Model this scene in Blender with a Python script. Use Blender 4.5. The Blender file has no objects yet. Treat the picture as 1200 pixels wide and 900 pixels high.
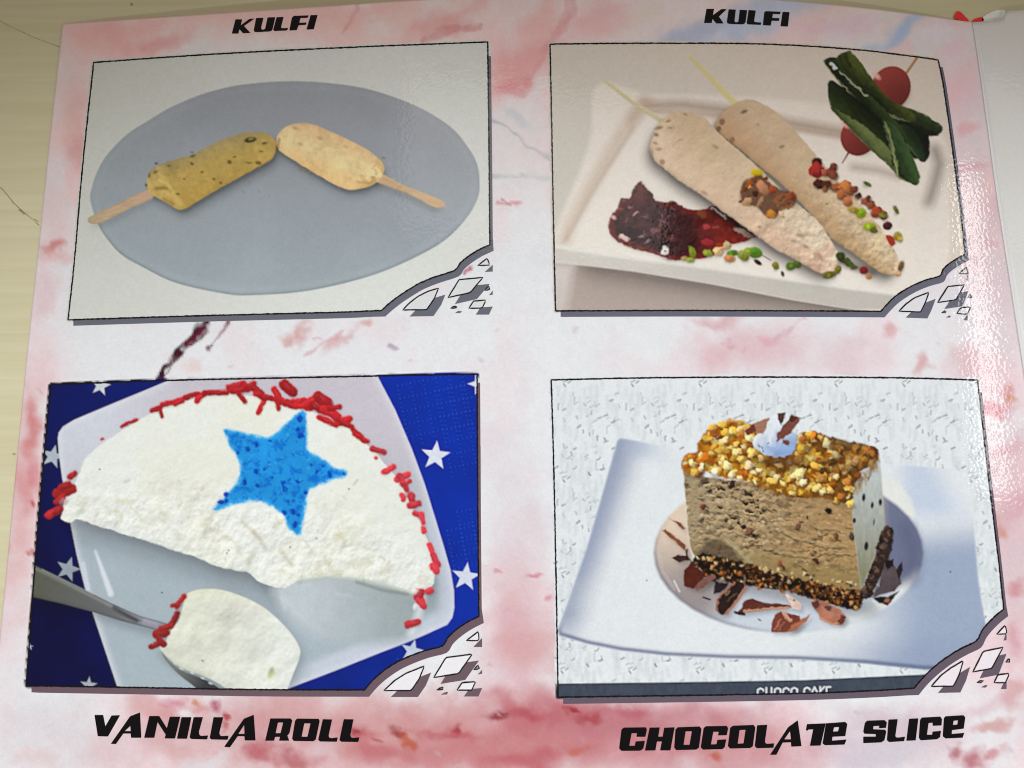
import bpy, math, random, sys
import numpy as np
from mathutils import Vector, geometry

# ------------------------------------------------------------------ camera, light, exposure
scene = bpy.context.scene
col = scene.collection
PITCH = math.radians(78.6)          # the phone looks almost straight down on the table
DIST, FPX = 0.270, 1000.0           # metres to the page, focal length in pixels of a 1200 px wide frame
CAM = np.array([0.0, -DIST*math.cos(PITCH), DIST*math.sin(PITCH) + 0.008])
cam_d = bpy.data.cameras.new('camera'); cam = bpy.data.objects.new('camera', cam_d); col.objects.link(cam)
cam_d.sensor_width = 36.0; cam_d.lens = 36.0*FPX/1200.0; cam_d.clip_start = 0.005; cam_d.clip_end = 50
cam.location = CAM; cam.rotation_euler = (math.pi/2 - PITCH, 0, 0)
scene.camera = cam

world = bpy.data.worlds.new('World'); scene.world = world; world.use_nodes = True
bg = world.node_tree.nodes['Background']
bg.inputs['Color'].default_value = (1.0, 0.90, 0.76, 1); bg.inputs['Strength'].default_value = 0.27

def aim(o, target):
    d = Vector(target) - o.location
    o.rotation_euler = d.to_track_quat('-Z', 'Y').to_euler()

# added spot: its fading cone edge imitates the phone's shadow across the page top
sp = bpy.data.lights.new('added_spot', 'SPOT'); spo = bpy.data.objects.new('added_spot', sp); col.objects.link(spo)
spo.location = (0.15, -2.0, 2.0); aim(spo, (0.045, -0.80, 0.0))
sp.energy = 322; sp.color = (0.90, 0.97, 1.0); sp.shadow_soft_size = 0.05
sp.spot_size = math.radians(31.75); sp.spot_blend = 0.095
def area(name, loc, tgt, sx, sy, energy, color):
    l = bpy.data.lights.new(name, 'AREA'); o = bpy.data.objects.new(name, l); col.objects.link(o)
    l.shape = 'RECTANGLE'; l.size = sx; l.size_y = sy; l.energy = energy; l.color = color
    o.location = loc; aim(o, tgt)
    return o
# lamps whose gloss shows in the film: a ceiling panel beyond the page and a slim tube to the right
area('ceiling_panel', (0.05, 0.50, 1.05), (0.0, 0.06, 0), .55, .24, .8, (1.0, .98, .94))
area('tube_lamp', (0.925, 0.29, 0.80), (0.16, 0.50, 0.0), .54, .045, 1.0, (1.0, .99, .96))
scene.view_settings.view_transform = 'Standard'; scene.view_settings.look = 'None'
scene.view_settings.exposure = 0.0; scene.view_settings.gamma = 1.0
scene.cycles.max_bounces = 6; scene.cycles.filter_width = 1.1

# ------------------------------------------------------------------ page surface
def ray(px, py):
    dx = (np.asarray(px, float) - 600.0)/FPX; dy = (450.0 - np.asarray(py, float))/FPX
    s, c = math.sin(PITCH), math.cos(PITCH)
    # camera axes: right = X, up = (0, sin, cos), forward = (0, cos, -sin)
    return dx, dy*s + c, dy*c - s
def on_plane(px, py, z=0.0):
    X, Y, Z = ray(px, py); t = (z - CAM[2])/Z
    return CAM[0] + X*t, CAM[1] + Y*t

# ------------------------------------------------------------------ the printed sheet: colours of the ink
# Every printed picture is mixed here as ink reflectance (linear), by shapes and noise, and then
# carried as a colour attribute on the flat meshes of the print.  ETAB is the measured light on a white
# sheet in this set-up; dividing a colour seen in the photograph by it leaves the ink's own colour.
EY= [0, 60, 120, 180, 240, 300, 360, 420, 500, 600, 700, 800, 899]
EX= [0, 150, 300, 450, 600, 750, 900, 1050, 1199]
ETAB= [[[0.387, 0.362, 0.323], [0.404, 0.383, 0.344], [0.39, 0.368, 0.33], [0.459, 0.44, 0.402], [0.498, 0.48, 0.443], [0.504, 0.486, 0.448], [0.497, 0.478, 0.439], [0.441, 0.419, 0.38], [0.446, 0.425, 0.383]], [[0.439, 0.416, 0.377], [0.474, 0.455, 0.418], [0.521, 0.505, 0.469], [0.557, 0.543, 0.507], [0.579, 0.565, 0.53], [0.585, 0.571, 0.535], [0.577, 0.562, 0.526], [0.554, 0.537, 0.499], [0.511, 0.492, 0.454]], [[0.521, 0.504, 0.469], [0.565, 0.552, 0.517], [0.618, 0.61, 0.576], [0.657, 0.651, 0.618], [0.68, 0.675, 0.642], [0.686, 0.681, 0.648], [0.677, 0.67, 0.636], [0.651, 0.642, 0.606], [0.605, 0.593, 0.558]], [[0.618, 0.607, 0.575], [0.663, 0.659, 0.627], [0.719, 0.718, 0.688], [0.759, 0.761, 0.732], [0.782, 0.785, 0.756], [0.789, 0.792, 0.763], [0.779, 0.782, 0.751], [0.753, 0.752, 0.72], [0.706, 0.702, 0.672]], [[0.7, 0.697, 0.664], [0.761, 0.765, 0.736], [0.817, 0.824, 0.797], [0.856, 0.866, 0.84], [0.879, 0.89, 0.864], [0.886, 0.897, 0.871], [0.877, 0.887, 0.86], [0.852, 0.859, 0.832], [0.809, 0.814, 0.788]], [[0.813, 0.818, 0.793], [0.852, 0.864, 0.838], [0.905, 0.919, 0.894], [0.941, 0.958, 0.934], [0.96, 0.979, 0.956], [0.966, 0.984, 0.961], [0.962, 0.979, 0.955], [0.942, 0.956, 0.931], [0.903, 0.913, 0.893]], [[0.902, 0.914, 0.891], [0.928, 0.946, 0.923], [0.971, 0.991, 0.969], [0.999, 1.021, 0.999], [1.013, 1.036, 1.013], [1.02, 1.042, 1.02], [1.018, 1.041, 1.018], [1.008, 1.029, 1.004], [0.979, 0.994, 0.974]], [[0.963, 0.981, 0.959], [0.976, 0.997, 0.976], [1.006, 1.03, 1.008], [1.024, 1.049, 1.028], [1.035, 1.059, 1.038], [1.041, 1.066, 1.045], [1.045, 1.069, 1.048], [1.04, 1.064, 1.041], [1.022, 1.042, 1.023]], [[1.002, 1.023, 1.002], [0.999, 1.023, 1.001], [1.021, 1.045, 1.024], [1.036, 1.061, 1.041], [1.045, 1.071, 1.05], [1.051, 1.078, 1.056], [1.054, 1.08, 1.058], [1.053, 1.078, 1.055], [1.047, 1.069, 1.051]], [[0.991, 1.012, 0.994], [1.014, 1.038, 1.018], [1.033, 1.058, 1.038], [1.047, 1.074, 1.053], [1.055, 1.081, 1.061], [1.06, 1.087, 1.066], [1.064, 1.09, 1.07], [1.064, 1.09, 1.069], [1.057, 1.081, 1.064]], [[0.993, 1.013, 0.998], [1.025, 1.052, 1.032], [1.044, 1.07, 1.05], [1.057, 1.085, 1.065], [1.065, 1.093, 1.073], [1.07, 1.097, 1.077], [1.074, 1.101, 1.081], [1.073, 1.1, 1.08], [1.066, 1.091, 1.075]], [[1.019, 1.042, 1.024], [1.038, 1.065, 1.046], [1.056, 1.083, 1.063], [1.067, 1.096, 1.076], [1.075, 1.104, 1.084], [1.08, 1.109, 1.09], [1.084, 1.113, 1.093], [1.083, 1.111, 1.091], [1.077, 1.103, 1.087]], [[1.026, 1.05, 1.031], [1.052, 1.077, 1.057], [1.066, 1.093, 1.073], [1.077, 1.106, 1.086], [1.084, 1.115, 1.093], [1.089, 1.12, 1.099], [1.091, 1.121, 1.1], [1.094, 1.121, 1.1], [1.087, 1.112, 1.096]]]
ETAB = np.array(ETAB)
def E(x, y):
    x = np.clip(np.asarray(x, float), EX[0], EX[-1]); y = np.clip(np.asarray(y, float), EY[0], EY[-1])
    i = np.clip(np.searchsorted(EY, y, 'right') - 1, 0, len(EY)-2); j = np.clip(np.searchsorted(EX, x, 'right') - 1, 0, len(EX)-2)
    ey, ex = np.array(EY, float), np.array(EX, float)
    v = ((y - ey[i])/(ey[i+1] - ey[i]))[..., None]; u = ((x - ex[j])/(ex[j+1] - ex[j]))[..., None]
    return (ETAB[i, j]*(1-u) + ETAB[i, j+1]*u)*(1-v) + (ETAB[i+1, j]*(1-u) + ETAB[i+1, j+1]*u)*v
def lin(c):
    c = np.asarray(c, float)/255.0
    return np.where(c <= 0.04045, c/12.92, ((c + 0.055)/1.055)**2.4)
GAM = [1.0, 0.0]                    # contrast of the print, and how far its whites are kept
def ink(rgb, x, y):
    v = np.clip(np.asarray(rgb, float)/255.0, 0, 1); t = np.clip((v - .78)/.12, 0, 1)*GAM[1]
    v = v**GAM[0]*(1-t) + v*t
    return np.clip(lin(v*255)/E(x, y), 0.0, 0.93)

X0, Y0, CW, CH = -50, -40, 1340, 1090
A = np.zeros((CH, CW, 3)); LAB = np.zeros((CH, CW), np.int16)
GX, GY = np.meshgrid(np.arange(CW) + X0, np.arange(CH) + Y0)
GX = GX.astype(float); GY = GY.astype(float)
CLIP = np.ones((CH, CW), bool)

def hashgrid(ix, iy, seed):
    h = (ix.astype(np.int64)*374761393 + iy.astype(np.int64)*668265263 + seed*1442695041) & 0xffffffff
    h = ((h ^ (h >> 13))*1274126177) & 0xffffffff
    return ((h ^ (h >> 16)) & 0xffff)/65535.0
def vnoise(x, y, seed):
    ix, iy = np.floor(x), np.floor(y); fx, fy = x - ix, y - iy
    fx = fx*fx*fx*(fx*(fx*6-15)+10); fy = fy*fy*fy*(fy*(fy*6-15)+10)
    a, b = hashgrid(ix, iy, seed), hashgrid(ix+1, iy, seed); c, d = hashgrid(ix, iy+1, seed), hashgrid(ix+1, iy+1, seed)
    return (a*(1-fx) + b*fx)*(1-fy) + (c*(1-fx) + d*fx)*fy
def fbm(x, y, scale, octs=4, seed=1, gain=0.5):
    s, a, t, c, sn = 0.0, 1.0, 0.0, math.cos(0.6), math.sin(0.6)
    x, y = x/scale, y/scale
    for o in range(octs):
        s = s + a*vnoise(x, y, seed + 17*o); t += a; a *= gain
        x, y = 2.03*(c*x - sn*y) + 11.3, 2.03*(sn*x + c*y) + 5.7
    return s/t
def sm(a, b, x):
    t = np.clip((x - a)/(b - a), 0, 1); return t*t*(3 - 2*t)
def spline(pts, n=6, closed=True):
    P = np.asarray(pts, float); N = len(P); out = []
    for i in range(N if closed else N-1):
        if closed: p0, p1, p2, p3 = P[i-1], P[i], P[(i+1) % N], P[(i+2) % N]
        else: p0, p1, p2, p3 = P[max(i-1, 0)], P[i], P[i+1], P[min(i+2, N-1)]
        for k in range(n):
            t = k/n
            out.append(0.5*((2*p1) + (p2-p0)*t + (2*p0-5*p1+4*p2-p3)*t*t + (3*p1-p0-3*p2+p3)*t**3))
    if not closed: out.append(P[-1])
    return np.array(out)
def win(x0, y0, x1, y1):
    i0, i1 = max(0, int(y0)-Y0), min(CH, int(y1)-Y0+2); j0, j1 = max(0, int(x0)-X0), min(CW, int(x1)-X0+2)
    return slice(i0, max(i0, i1)), slice(j0, max(j0, j1))
def seg_sdf(P, x, y):
    """signed distance to a closed polygon, negative inside"""
    d = np.full(x.shape, 1e9); s = np.zeros(x.shape, bool); N = len(P)
    for i in range(N):
        ax, ay = P[i]; bx, by = P[(i+1) % N]; ex, ey = bx-ax, by-ay
        wx, wy = x-ax, y-ay; L2 = ex*ex + ey*ey + 1e-12
        t = np.clip((wx*ex + wy*ey)/L2, 0, 1); d = np.minimum(d, (wx-ex*t)**2 + (wy-ey*t)**2)
        if ay != by: s ^= ((ay > y) != (by > y)) & (x < (bx-ax)*(y-ay)/(by-ay) + ax)
    d = np.sqrt(d); return np.where(s, -d, d)
def put(w, a, colr, lab=None):
    a = np.clip(a, 0, 1)*CLIP[w]
    A[w] = A[w]*(1 - a[..., None]) + colr*a[..., None]
    if lab is not None: LAB[w][(a > 0.5)] = lab
def dark(w, a):
    """printed shade: multiplies what is already there"""
    a = np.clip(a, 0, 1)*CLIP[w]; A[w] *= (1 - a)[..., None]
def poly(pts, colr, soft=1.2, sp=True, lab=None, alpha=1.0, rag=0.0, rs=5, seed=3, n=6):
    P = spline(pts, n) if sp else np.asarray(pts, float)
    m = 3 + soft + rag; w = win(P[:, 0].min()-m, P[:, 1].min()-m, P[:, 0].max()+m, P[:, 1].max()+m)
    x, y = GX[w], GY[w]
    d = seg_sdf(P, x, y)
    if rag: d = d + (fbm(x, y, rs, 3, seed) - 0.5)*2*rag
    a = np.clip(0.5 - d/soft, 0, 1)*alpha
    if callable(colr): colr = colr(x, y, -d)
    put(w, a, colr, lab); return w, d, x, y
def ell(cx, cy, a, b, rot, rgb, lab=None, soft=1.2, alpha=1.0, k=0.35, lx=-0.5, ly=-0.8):
    R = max(a, b) + 2 + soft; w = win(cx-R, cy-R, cx+R, cy+R); x, y = GX[w]-cx, GY[w]-cy
    c, s = math.cos(rot), math.sin(rot); u, v = (c*x + s*y)/a, (-s*x + c*y)/b
    r = np.sqrt(u*u + v*v); m = np.clip(0.5 - (r-1)*min(a, b)/soft, 0, 1)*alpha
    nx, ny = (c*u - s*v), (s*u + c*v)
    sh = 1 + k*(nx*lx + ny*ly)
    put(w, m, ink(rgb, cx, cy)*sh[..., None], lab)
def caps(pts, wd, rgb, lab=None, soft=1.2, alpha=1.0, k=0.3, lx=-0.4, ly=-0.8, w1=None):
    P = np.asarray(pts, float); w1 = wd if w1 is None else w1; R = max(wd, w1)/2 + 3 + soft
    w = win(P[:, 0].min()-R, P[:, 1].min()-R, P[:, 0].max()+R, P[:, 1].max()+R); x, y = GX[w], GY[w]
    best = np.full(x.shape, 1e9); nx = np.zeros(x.shape); ny = np.zeros(x.shape); n = len(P)-1
    for i in range(n):
        ax, ay = P[i]; ex, ey = P[i+1]-P[i]; t = np.clip(((x-ax)*ex + (y-ay)*ey)/(ex*ex+ey*ey+1e-9), 0, 1)
        r = (wd + (w1-wd)*(i+t)/n)/2; qx, qy = x-ax-ex*t, y-ay-ey*t; d = np.hypot(qx, qy) - r
        q = d < best; best = np.where(q, d, best); nx = np.where(q, qx/(r+1e-9), nx); ny = np.where(q, qy/(r+1e-9), ny)
    sh = 1 + k*np.clip(nx*lx + ny*ly, -1, 1)
    put(w, np.clip(0.5 - best/soft, 0, 1)*alpha, ink(rgb, P[:, 0].mean(), P[:, 1].mean())*sh[..., None], lab)
def chunk(cx, cy, r, rgb, rng, lab=None, soft=1.1, k=0.5, lx=-0.6, ly=-0.7, asp=0.7):
    """a broken bit: an irregular facetted lump"""
    n = rng.randint(5, 7); a0 = rng.random()*6.28; el = rng.uniform(asp, 1); ro = rng.random()*3.14
    P = []
    for i in range(n):
        t = a0 + 6.283*i/n + rng.uniform(-.3, .3); q = r*rng.uniform(.75, 1.15); u, v = q*math.cos(t), q*el*math.sin(t)
        P.append((cx + u*math.cos(ro) - v*math.sin(ro), cy + u*math.sin(ro) + v*math.cos(ro)))
    base = ink(rgb, cx, cy); f0 = rng.random()*6.28
    def colr(x, y, d):
        dx, dy = (x-cx)/r, (y-cy)/r; ang = np.floor((np.arctan2(dy, dx) - f0)/1.25)*1.25 + 0.62 + f0
        inn = sm(0.25, 0.5, np.hypot(dx, dy))
        sh = 1 + k*inn*(np.cos(ang)*lx + np.sin(ang)*ly) + k*0.45*(1-inn)
        return base*np.clip(sh, .2, 1.8)[..., None]
    poly(P, colr, soft, False, lab)
def blur(m, r):
    for ax in (0, 1):
        for _ in range(2):
            k = np.ones(2*r+1)/(2*r+1); p = np.pad(m, [(r, r) if a == ax else (0, 0) for a in (0, 1)], 'edge')
            cs = np.cumsum(p, ax); cs = np.concatenate([np.zeros_like(cs.take([0], ax)), cs], ax)
            n = m.shape[ax]; m = (cs.take(range(2*r+1, n+2*r+1), ax) - cs.take(range(0, n), ax))/(2*r+1)
    return m
def cast(pts, dx, dy, r, amt, sp=True):
    """printed cast shadow of an outline"""
    P = (spline(pts, 4) if sp else np.asarray(pts, float)) + np.array([dx, dy]); m = 3*r + 3
    w = win(P[:, 0].min()-m, P[:, 1].min()-m, P[:, 0].max()+m, P[:, 1].max()+m)
    a = (seg_sdf(P, GX[w], GY[w]) < 0).astype(float); dark(w, blur(a, r)*amt)
def grad(rgb0, p0, rgb1, p1):
    a, b = ink(rgb0, *p0), ink(rgb1, *p1); ax = np.array(p1, float) - np.array(p0, float); L = (ax**2).sum()
    def f(x, y, d=None):
        t = np.clip(((x-p0[0])*ax[0] + (y-p0[1])*ax[1])/L, 0, 1)[..., None]; return a*(1-t) + b*t
    return f

# ---- marbled ground of the sheet
def cloud(cx, cy, rx, ry, rot, rgb, a=0.8, rag=0.75, sc=26, seed=0, pw=1.0):
    R = max(rx, ry)*1.7; w = win(cx-R, cy-R, cx+R, cy+R); x, y = GX[w], GY[w]
    if x.size == 0: return
    wx = x + (fbm(x, y, sc*1.6, 3, seed+41)-.5)*sc*1.4; wy = y + (fbm(x, y, sc*1.6, 3, seed+87)-.5)*sc*1.4
    c, s = math.cos(rot), math.sin(rot); u, v = (c*(wx-cx) + s*(wy-cy))/rx, (-s*(wx-cx) + c*(wy-cy))/ry
    m = sm(0.0, 1.0, 1.12 - np.hypot(u, v) + (fbm(x, y, sc, 4, seed+5)-.5)*rag)**pw
    GAM[:] = [0.95, 0]; put(w, m*a, ink(rgb, np.clip(cx, 0, 1199), np.clip(cy, 0, 899))); GAM[:] = [1, 0]
def vein(pts, wd, rgb, a=0.7, seed=0, soft=3.0):
    P = spline(pts, 8, False); R = 20; w = win(P[:, 0].min()-R, P[:, 1].min()-R, P[:, 0].max()+R, P[:, 1].max()+R); x, y = GX[w], GY[w]
    wx = x + (fbm(x, y, 14, 3, seed+3)-.5)*10; wy = y + (fbm(x, y, 14, 3, seed+9)-.5)*10
    d = np.full(x.shape, 1e9)
    for i in range(len(P)-1):
        e = P[i+1]-P[i]; t = np.clip(((wx-P[i][0])*e[0] + (wy-P[i][1])*e[1])/(e@e+1e-9), 0, 1)
        d = np.minimum(d, np.hypot(wx-P[i][0]-e[0]*t, wy-P[i][1]-e[1]*t))
    m = np.clip(0.5 - (d - wd*fbm(x, y, 18, 2, seed+20))/soft, 0, 1)*(0.45 + 0.9*fbm(x, y, 9, 3, seed+30))
    GAM[:] = [1.0, 0]; put(w, m*a, ink(rgb, np.clip(P[:, 0].mean(), 0, 1199), np.clip(P[:, 1].mean(), 0, 899))); GAM[:] = [1, 0]

A[:] = ink((234, 236, 238), 600, 560)
n1 = fbm(GX, GY, 150, 5, 71); n2 = fbm(GX + 60*(n1-.5), GY, 55, 5, 72); n3 = fbm(GX, GY, 18, 4, 73)
w_all = (slice(0, CH), slice(0, CW))
put(w_all, sm(.46, .78, n2)*0.30, ink((240, 212, 218), 600, 600))
put(w_all, sm(.54, .75, n3)*0.10, ink((214, 210, 220), 600, 600))
# how pink each part of the sheet is: strong above, below and along the sides, faint across the middle
pk = np.clip(.95*sm(330, 120, GY) + .8*sm(110, 40, GX - (430-GY)*.1)*sm(880, 700, GY) + .9*sm(1090, 1150, GX) + .9*sm(790, 840, GY)*sm(60, 200, GX)*sm(1010, 900, GX) + .55*sm(600, 700, GY)*sm(545, 570, GX)*sm(660, 640, GX) + .4*sm(760, 820, GX)*sm(360, 380, GY)*sm(460, 440, GY), 0, 1)
top_t = sm(330, 150, GY)[..., None]
put(w_all, pk*(.22 + .55*sm(.34, .66, n2)), (ink((244, 212, 217), 600, 600)*(1-top_t) + ink((224, 184, 180), 600, 200)*top_t))
CL = [
 (330, 10, 520, 70, 0, (186, 154, 147), .7), (820, 0, 420, 60, 0, (184, 164, 160), .6), (100, 120, 60, 130, .05, (190, 156, 150), .7), (60, 260, 40, 60, .1, (200, 168, 162), .6),
 (608, 50, 60, 70, 0, (190, 150, 146), .6), (1130, 150, 50, 150, -.1, (196, 168, 172), .7), (1160, 330, 40, 120, -.1, (212, 188, 194), .7), (25, 560, 50, 170, .1, (220, 176, 176), .85),
 (450, 870, 480, 80, 0, (222, 180, 181), .8), (760, 870, 260, 70, 0, (212, 154, 160), .75), (1180, 640, 60, 260, -.1, (220, 186, 192), .75), (606, 760, 60, 130, 0, (220, 178, 184), .8),
 (890, 410, 120, 44, 0, (222, 192, 198), .6), (600, 600, 46, 90, 0, (222, 212, 218), .5), (1040, 860, 120, 50, 0, (214, 188, 198), .7),
# x, y, rx, ry, rotation, colour as seen, strength
 (330, 18, 320, 46, 0, (168, 128, 120), .85), (130, 40, 80, 40, .2, (172, 112, 106), .8), (190, 55, 46, 16, -.3, (166, 96, 94), .7),
 (85, 130, 26, 70, 0, (176, 132, 124), .75), (92, 180, 22, 26, 0, (178, 120, 116), .8), (65, 288, 26, 9, .02, (186, 96, 92), .95), (66, 300, 30, 10, .02, (206, 150, 146), .6),
 (50, 345, 22, 36, 0, (212, 186, 190), .7), (520, 30, 70, 18, -.25, (172, 112, 108), .7), (545, 15, 46, 16, -.6, (170, 112, 108), .6), (420, 12, 60, 12, 0, (176, 130, 124), .6),
 (612, 78, 56, 34, -.5, (184, 112, 110), .8), (640, 30, 50, 24, -1.0, (182, 124, 120), .7), (690, 24, 60, 26, -.2, (176, 122, 120), .7), (600, 104, 34, 12, -.3, (184, 108, 108), .7),
 (760, 15, 50, 18, -.4, (172, 158, 142), .6), (858, 30, 150, 30, -.42, (142, 148, 162), 1.0), (905, 14, 110, 18, -.42, (146, 150, 164), .8), (800, 52, 70, 16, -.35, (138, 142, 158), .8), (985, 30, 70, 18, .1, (176, 142, 150), .8),
 (1052, 42, 70, 15, -.62, (128, 142, 162), 1.0), (1100, 36, 40, 14, .2, (176, 164, 178), .6), (1120, 55, 26, 12, -.2, (190, 150, 154), .7), (1125, 110, 24, 22, 0, (196, 152, 156), .7),
 (1132, 150, 26, 9, -.3, (196, 140, 146), .8), (1140, 197, 30, 9, -.25, (200, 150, 154), .8), (1166, 240, 14, 14, 0, (208, 168, 176), .6), (1160, 285, 12, 10, 0, (210, 160, 168), .6),
 (610, 140, 30, 8, .55, (170, 174, 176), .7), (625, 158, 22, 16, .9, (196, 196, 196), .4),
 (225, 432, 18, 14, 0, (226, 196, 190), .7), (352, 388, 12, 24, .6, (206, 122, 118), .7), (335, 400, 12, 10, .3, (204, 130, 124), .55), (398, 398, 34, 8, -.6, (212, 160, 162), .7), (430, 378, 12, 10, 0, (202, 118, 118), .6),
 (845, 376, 44, 12, 0, (212, 166, 170), .85), (880, 405, 80, 36, .1, (222, 186, 192), .8), (900, 400, 14, 8, .3, (220, 160, 172), .7), (835, 425, 28, 22, 0, (224, 186, 190), .7), (1000, 420, 60, 26, 0, (222, 196, 202), .7),
 (1042, 386, 12, 10, .6, (214, 156, 158), .75), (1078, 424, 9, 22, .5, (212, 146, 148), .75), (1130, 420, 26, 24, 0, (218, 178, 184), .6), (1180, 462, 10, 16, 0, (208, 132, 128), .7), (1184, 468, 8, 7, .4, (204, 140, 96), .75), (1165, 480, 40, 10, -.1, (214, 136, 148), .8),
 (1140, 500, 24, 12, 0, (220, 168, 178), .6), (1185, 540, 20, 30, 0, (222, 190, 198), .6),
 (34, 500, 12, 54, .12, (206, 116, 116), .85), (26, 565, 16, 40, .1, (214, 142, 144), .8), (40, 560, 10, 30, 0, (212, 124, 130), .7), (37, 590, 6, 6, 0, (186, 40, 48), .9), (36, 647, 7, 5, .4, (186, 44, 52), .9), (22, 640, 24, 44, .1, (222, 168, 168), .7), (15, 720, 26, 60, .1, (226, 198, 202), .6),
 (608, 690, 60, 50, 0, (226, 190, 196), .75), (585, 672, 10, 4, 0, (212, 130, 140), .8), (624, 673, 14, 4, .1, (206, 120, 132), .8), (643, 700, 8, 6, 0, (196, 96, 108), .7), (620, 760, 70, 60, 0, (216, 158, 160), .75), (590, 520, 40, 60, 0, (226, 212, 218), .6), (615, 620, 40, 50, 0, (226, 206, 212), .6),
 (400, 850, 330, 62, 0, (208, 152, 152), .9), (700, 860, 260, 60, 0, (196, 116, 122), .9), (540, 880, 200, 40, 0, (200, 120, 124), .85), (650, 830, 120, 26, .1, (190, 98, 106), .8), (760, 840, 160, 24, 0, (190, 120, 130), .7), (880, 890, 120, 30, 0, (202, 140, 144), .7),
 (185, 832, 50, 16, .3, (212, 150, 150), .7), (120, 880, 60, 26, 0, (222, 194, 200), .6), (60, 860, 70, 50, 0, (220, 212, 218), .6), (40, 890, 40, 14, 0, (226, 196, 196), .6),
 (305, 865, 30, 20, 0, (206, 156, 160), .6), (305, 882, 22, 16, 0, (184, 82, 92), .85), (345, 890, 34, 16, 0, (180, 86, 92), .85), (420, 862, 30, 12, .2, (190, 92, 98), .8), (300, 845, 30, 14, 0, (208, 150, 154), .6), (450, 885, 60, 20, 0, (192, 104, 108), .8),
 (240, 895, 40, 12, 0, (224, 222, 226), .8), (375, 880, 26, 10, 0, (220, 196, 202), .6), (218, 836, 12, 10, 0, (236, 232, 236), .95), (230, 824, 8, 7, 0, (200, 130, 70), .85), (205, 822, 20, 9, 0, (204, 118, 140), .7), (252, 826, 9, 10, .8, (168, 34, 84), .9), (263, 840, 5, 9, -.3, (178, 40, 60), .9), (235, 832, 14, 8, 0, (206, 120, 120), .6),
 (262, 852, 5, 8, 0, (176, 60, 60), .7), (418, 859, 10, 7, .3, (150, 34, 44), .9), (440, 868, 10, 4, 0, (172, 44, 56), .8), (468, 858, 14, 7, .2, (146, 44, 34), .9), (478, 870, 14, 9, .9, (186, 84, 52), .85), (510, 860, 30, 10, .1, (184, 88, 92), .7), (535, 855, 10, 6, -.9, (166, 40, 50), .9), (540, 862, 26, 8, 0, (186, 86, 96), .7),
 (580, 838, 14, 6, .1, (140, 30, 36), .95), (590, 836, 8, 4, 0, (120, 24, 24), .9), (620, 836, 34, 10, .1, (180, 76, 90), .8), (670, 832, 12, 5, .3, (154, 36, 36), .9), (690, 842, 20, 8, .2, (168, 60, 66), .8), (675, 880, 20, 10, 0, (192, 92, 70), .7), (730, 835, 40, 10, 0, (184, 90, 104), .7), (838, 886, 14, 8, 0, (192, 88, 60), .85), (610, 890, 60, 14, 0, (188, 88, 98), .7),
 (1000, 880, 66, 40, .1, (214, 202, 214), .9), (1060, 850, 60, 30, 0, (212, 188, 198), .7), (1050, 880, 40, 30, 0, (212, 206, 216), .8), (1140, 893, 26, 18, .2, (186, 84, 100), .9), (1120, 880, 10, 14, .3, (176, 70, 88), .8), (1160, 885, 24, 10, -.4, (206, 120, 132), .8), (1165, 850, 40, 7, -.2, (206, 140, 136), .75), (1185, 812, 24, 20, 0, (212, 150, 152), .75), (1150, 835, 50, 12, -.2, (216, 180, 190), .6),
 (1190, 690, 20, 12, -.4, (206, 130, 136), .8), (1172, 622, 9, 18, -.3, (210, 140, 112), .85), (1175, 600, 16, 30, 0, (218, 168, 174), .6), (1195, 590, 14, 26, 0, (216, 160, 168), .7), (1190, 650, 20, 24, 0, (222, 196, 204), .7), (1190, 750, 20, 30, 0, (214, 150, 156), .7), (1150, 560, 22, 18, 0, (220, 176, 184), .6), (1175, 530, 26, 10, -.3, (218, 160, 170), .6),
]
for k, (cx, cy, rx, ry, ro, rgb, a) in enumerate(CL):
    cloud(cx, cy, rx, ry, ro, rgb, a*(.78 if cy < 330 and rx < 100 and rgb[0] > rgb[2]+25 else .92), sc=max(7, min(30, (rx+ry)*.32)), seed=100+7*k)
VN = [([(240, 376), (222, 396), (206, 416), (190, 440), (182, 452)], 6, (62, 20, 40), 1.0), ([(243, 378), (232, 392), (222, 402)], 9, (96, 26, 50), 1.0), ([(272, 372), (262, 388), (246, 408)], 5, (110, 40, 70), .8), ([(208, 412), (198, 430), (188, 446)], 4, (90, 30, 30), .9),
 ([(576, 142), (598, 152), (622, 172), (648, 190)], 4, (156, 162, 170), .7), ([(578, 208), (596, 206), (616, 208)], 5, (166, 174, 178), .7), ([(622, 206), (640, 212)], 5, (186, 190, 192), .6), ([(585, 236), (600, 238), (612, 239)], 5, (196, 110, 120), .8), ([(590, 237), (600, 240)], 2.5, (156, 60, 76), .9),
 ([(370, 408), (360, 416), (400, 390)], 4, (214, 160, 164), .7), ([(458, 406), (464, 408)], 4, (150, 120, 160), .7), ([(545, 321), (552, 316)], 5, (186, 90, 110), .9), ([(900, 402), (925, 386), (945, 372)], 4, (216, 176, 186), .7),
 ([(20, 70), (70, 60)], 2, (180, 120, 110), .4), ([(610, 110), (640, 60), (664, 20), (670, 0)], 10, (174, 108, 106), .45), ([(495, 48), (530, 34), (562, 30)], 7, (162, 92, 92), .5), ([(400, 40), (414, 18), (420, 4)], 5, (160, 104, 100), .6)]
for k, (pts, wd, rgb, a) in enumerate(VN): vein(pts, wd, rgb, a, 300+11*k)
rs = random.Random(5)
for k in range(130):                         # scattered small flecks in the marbling
    x, y = rs.uniform(0, 1210), rs.uniform(370, 900)
    rgb = rs.choice([(206, 150, 160), (196, 190, 206), (200, 130, 136), (190, 184, 200), (214, 160, 150)])
    cloud(x, y, rs.uniform(2, 8), rs.uniform(2, 5), rs.uniform(-1, 1), rgb, rs.uniform(.2, .55), sc=6, seed=900+k)

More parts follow.
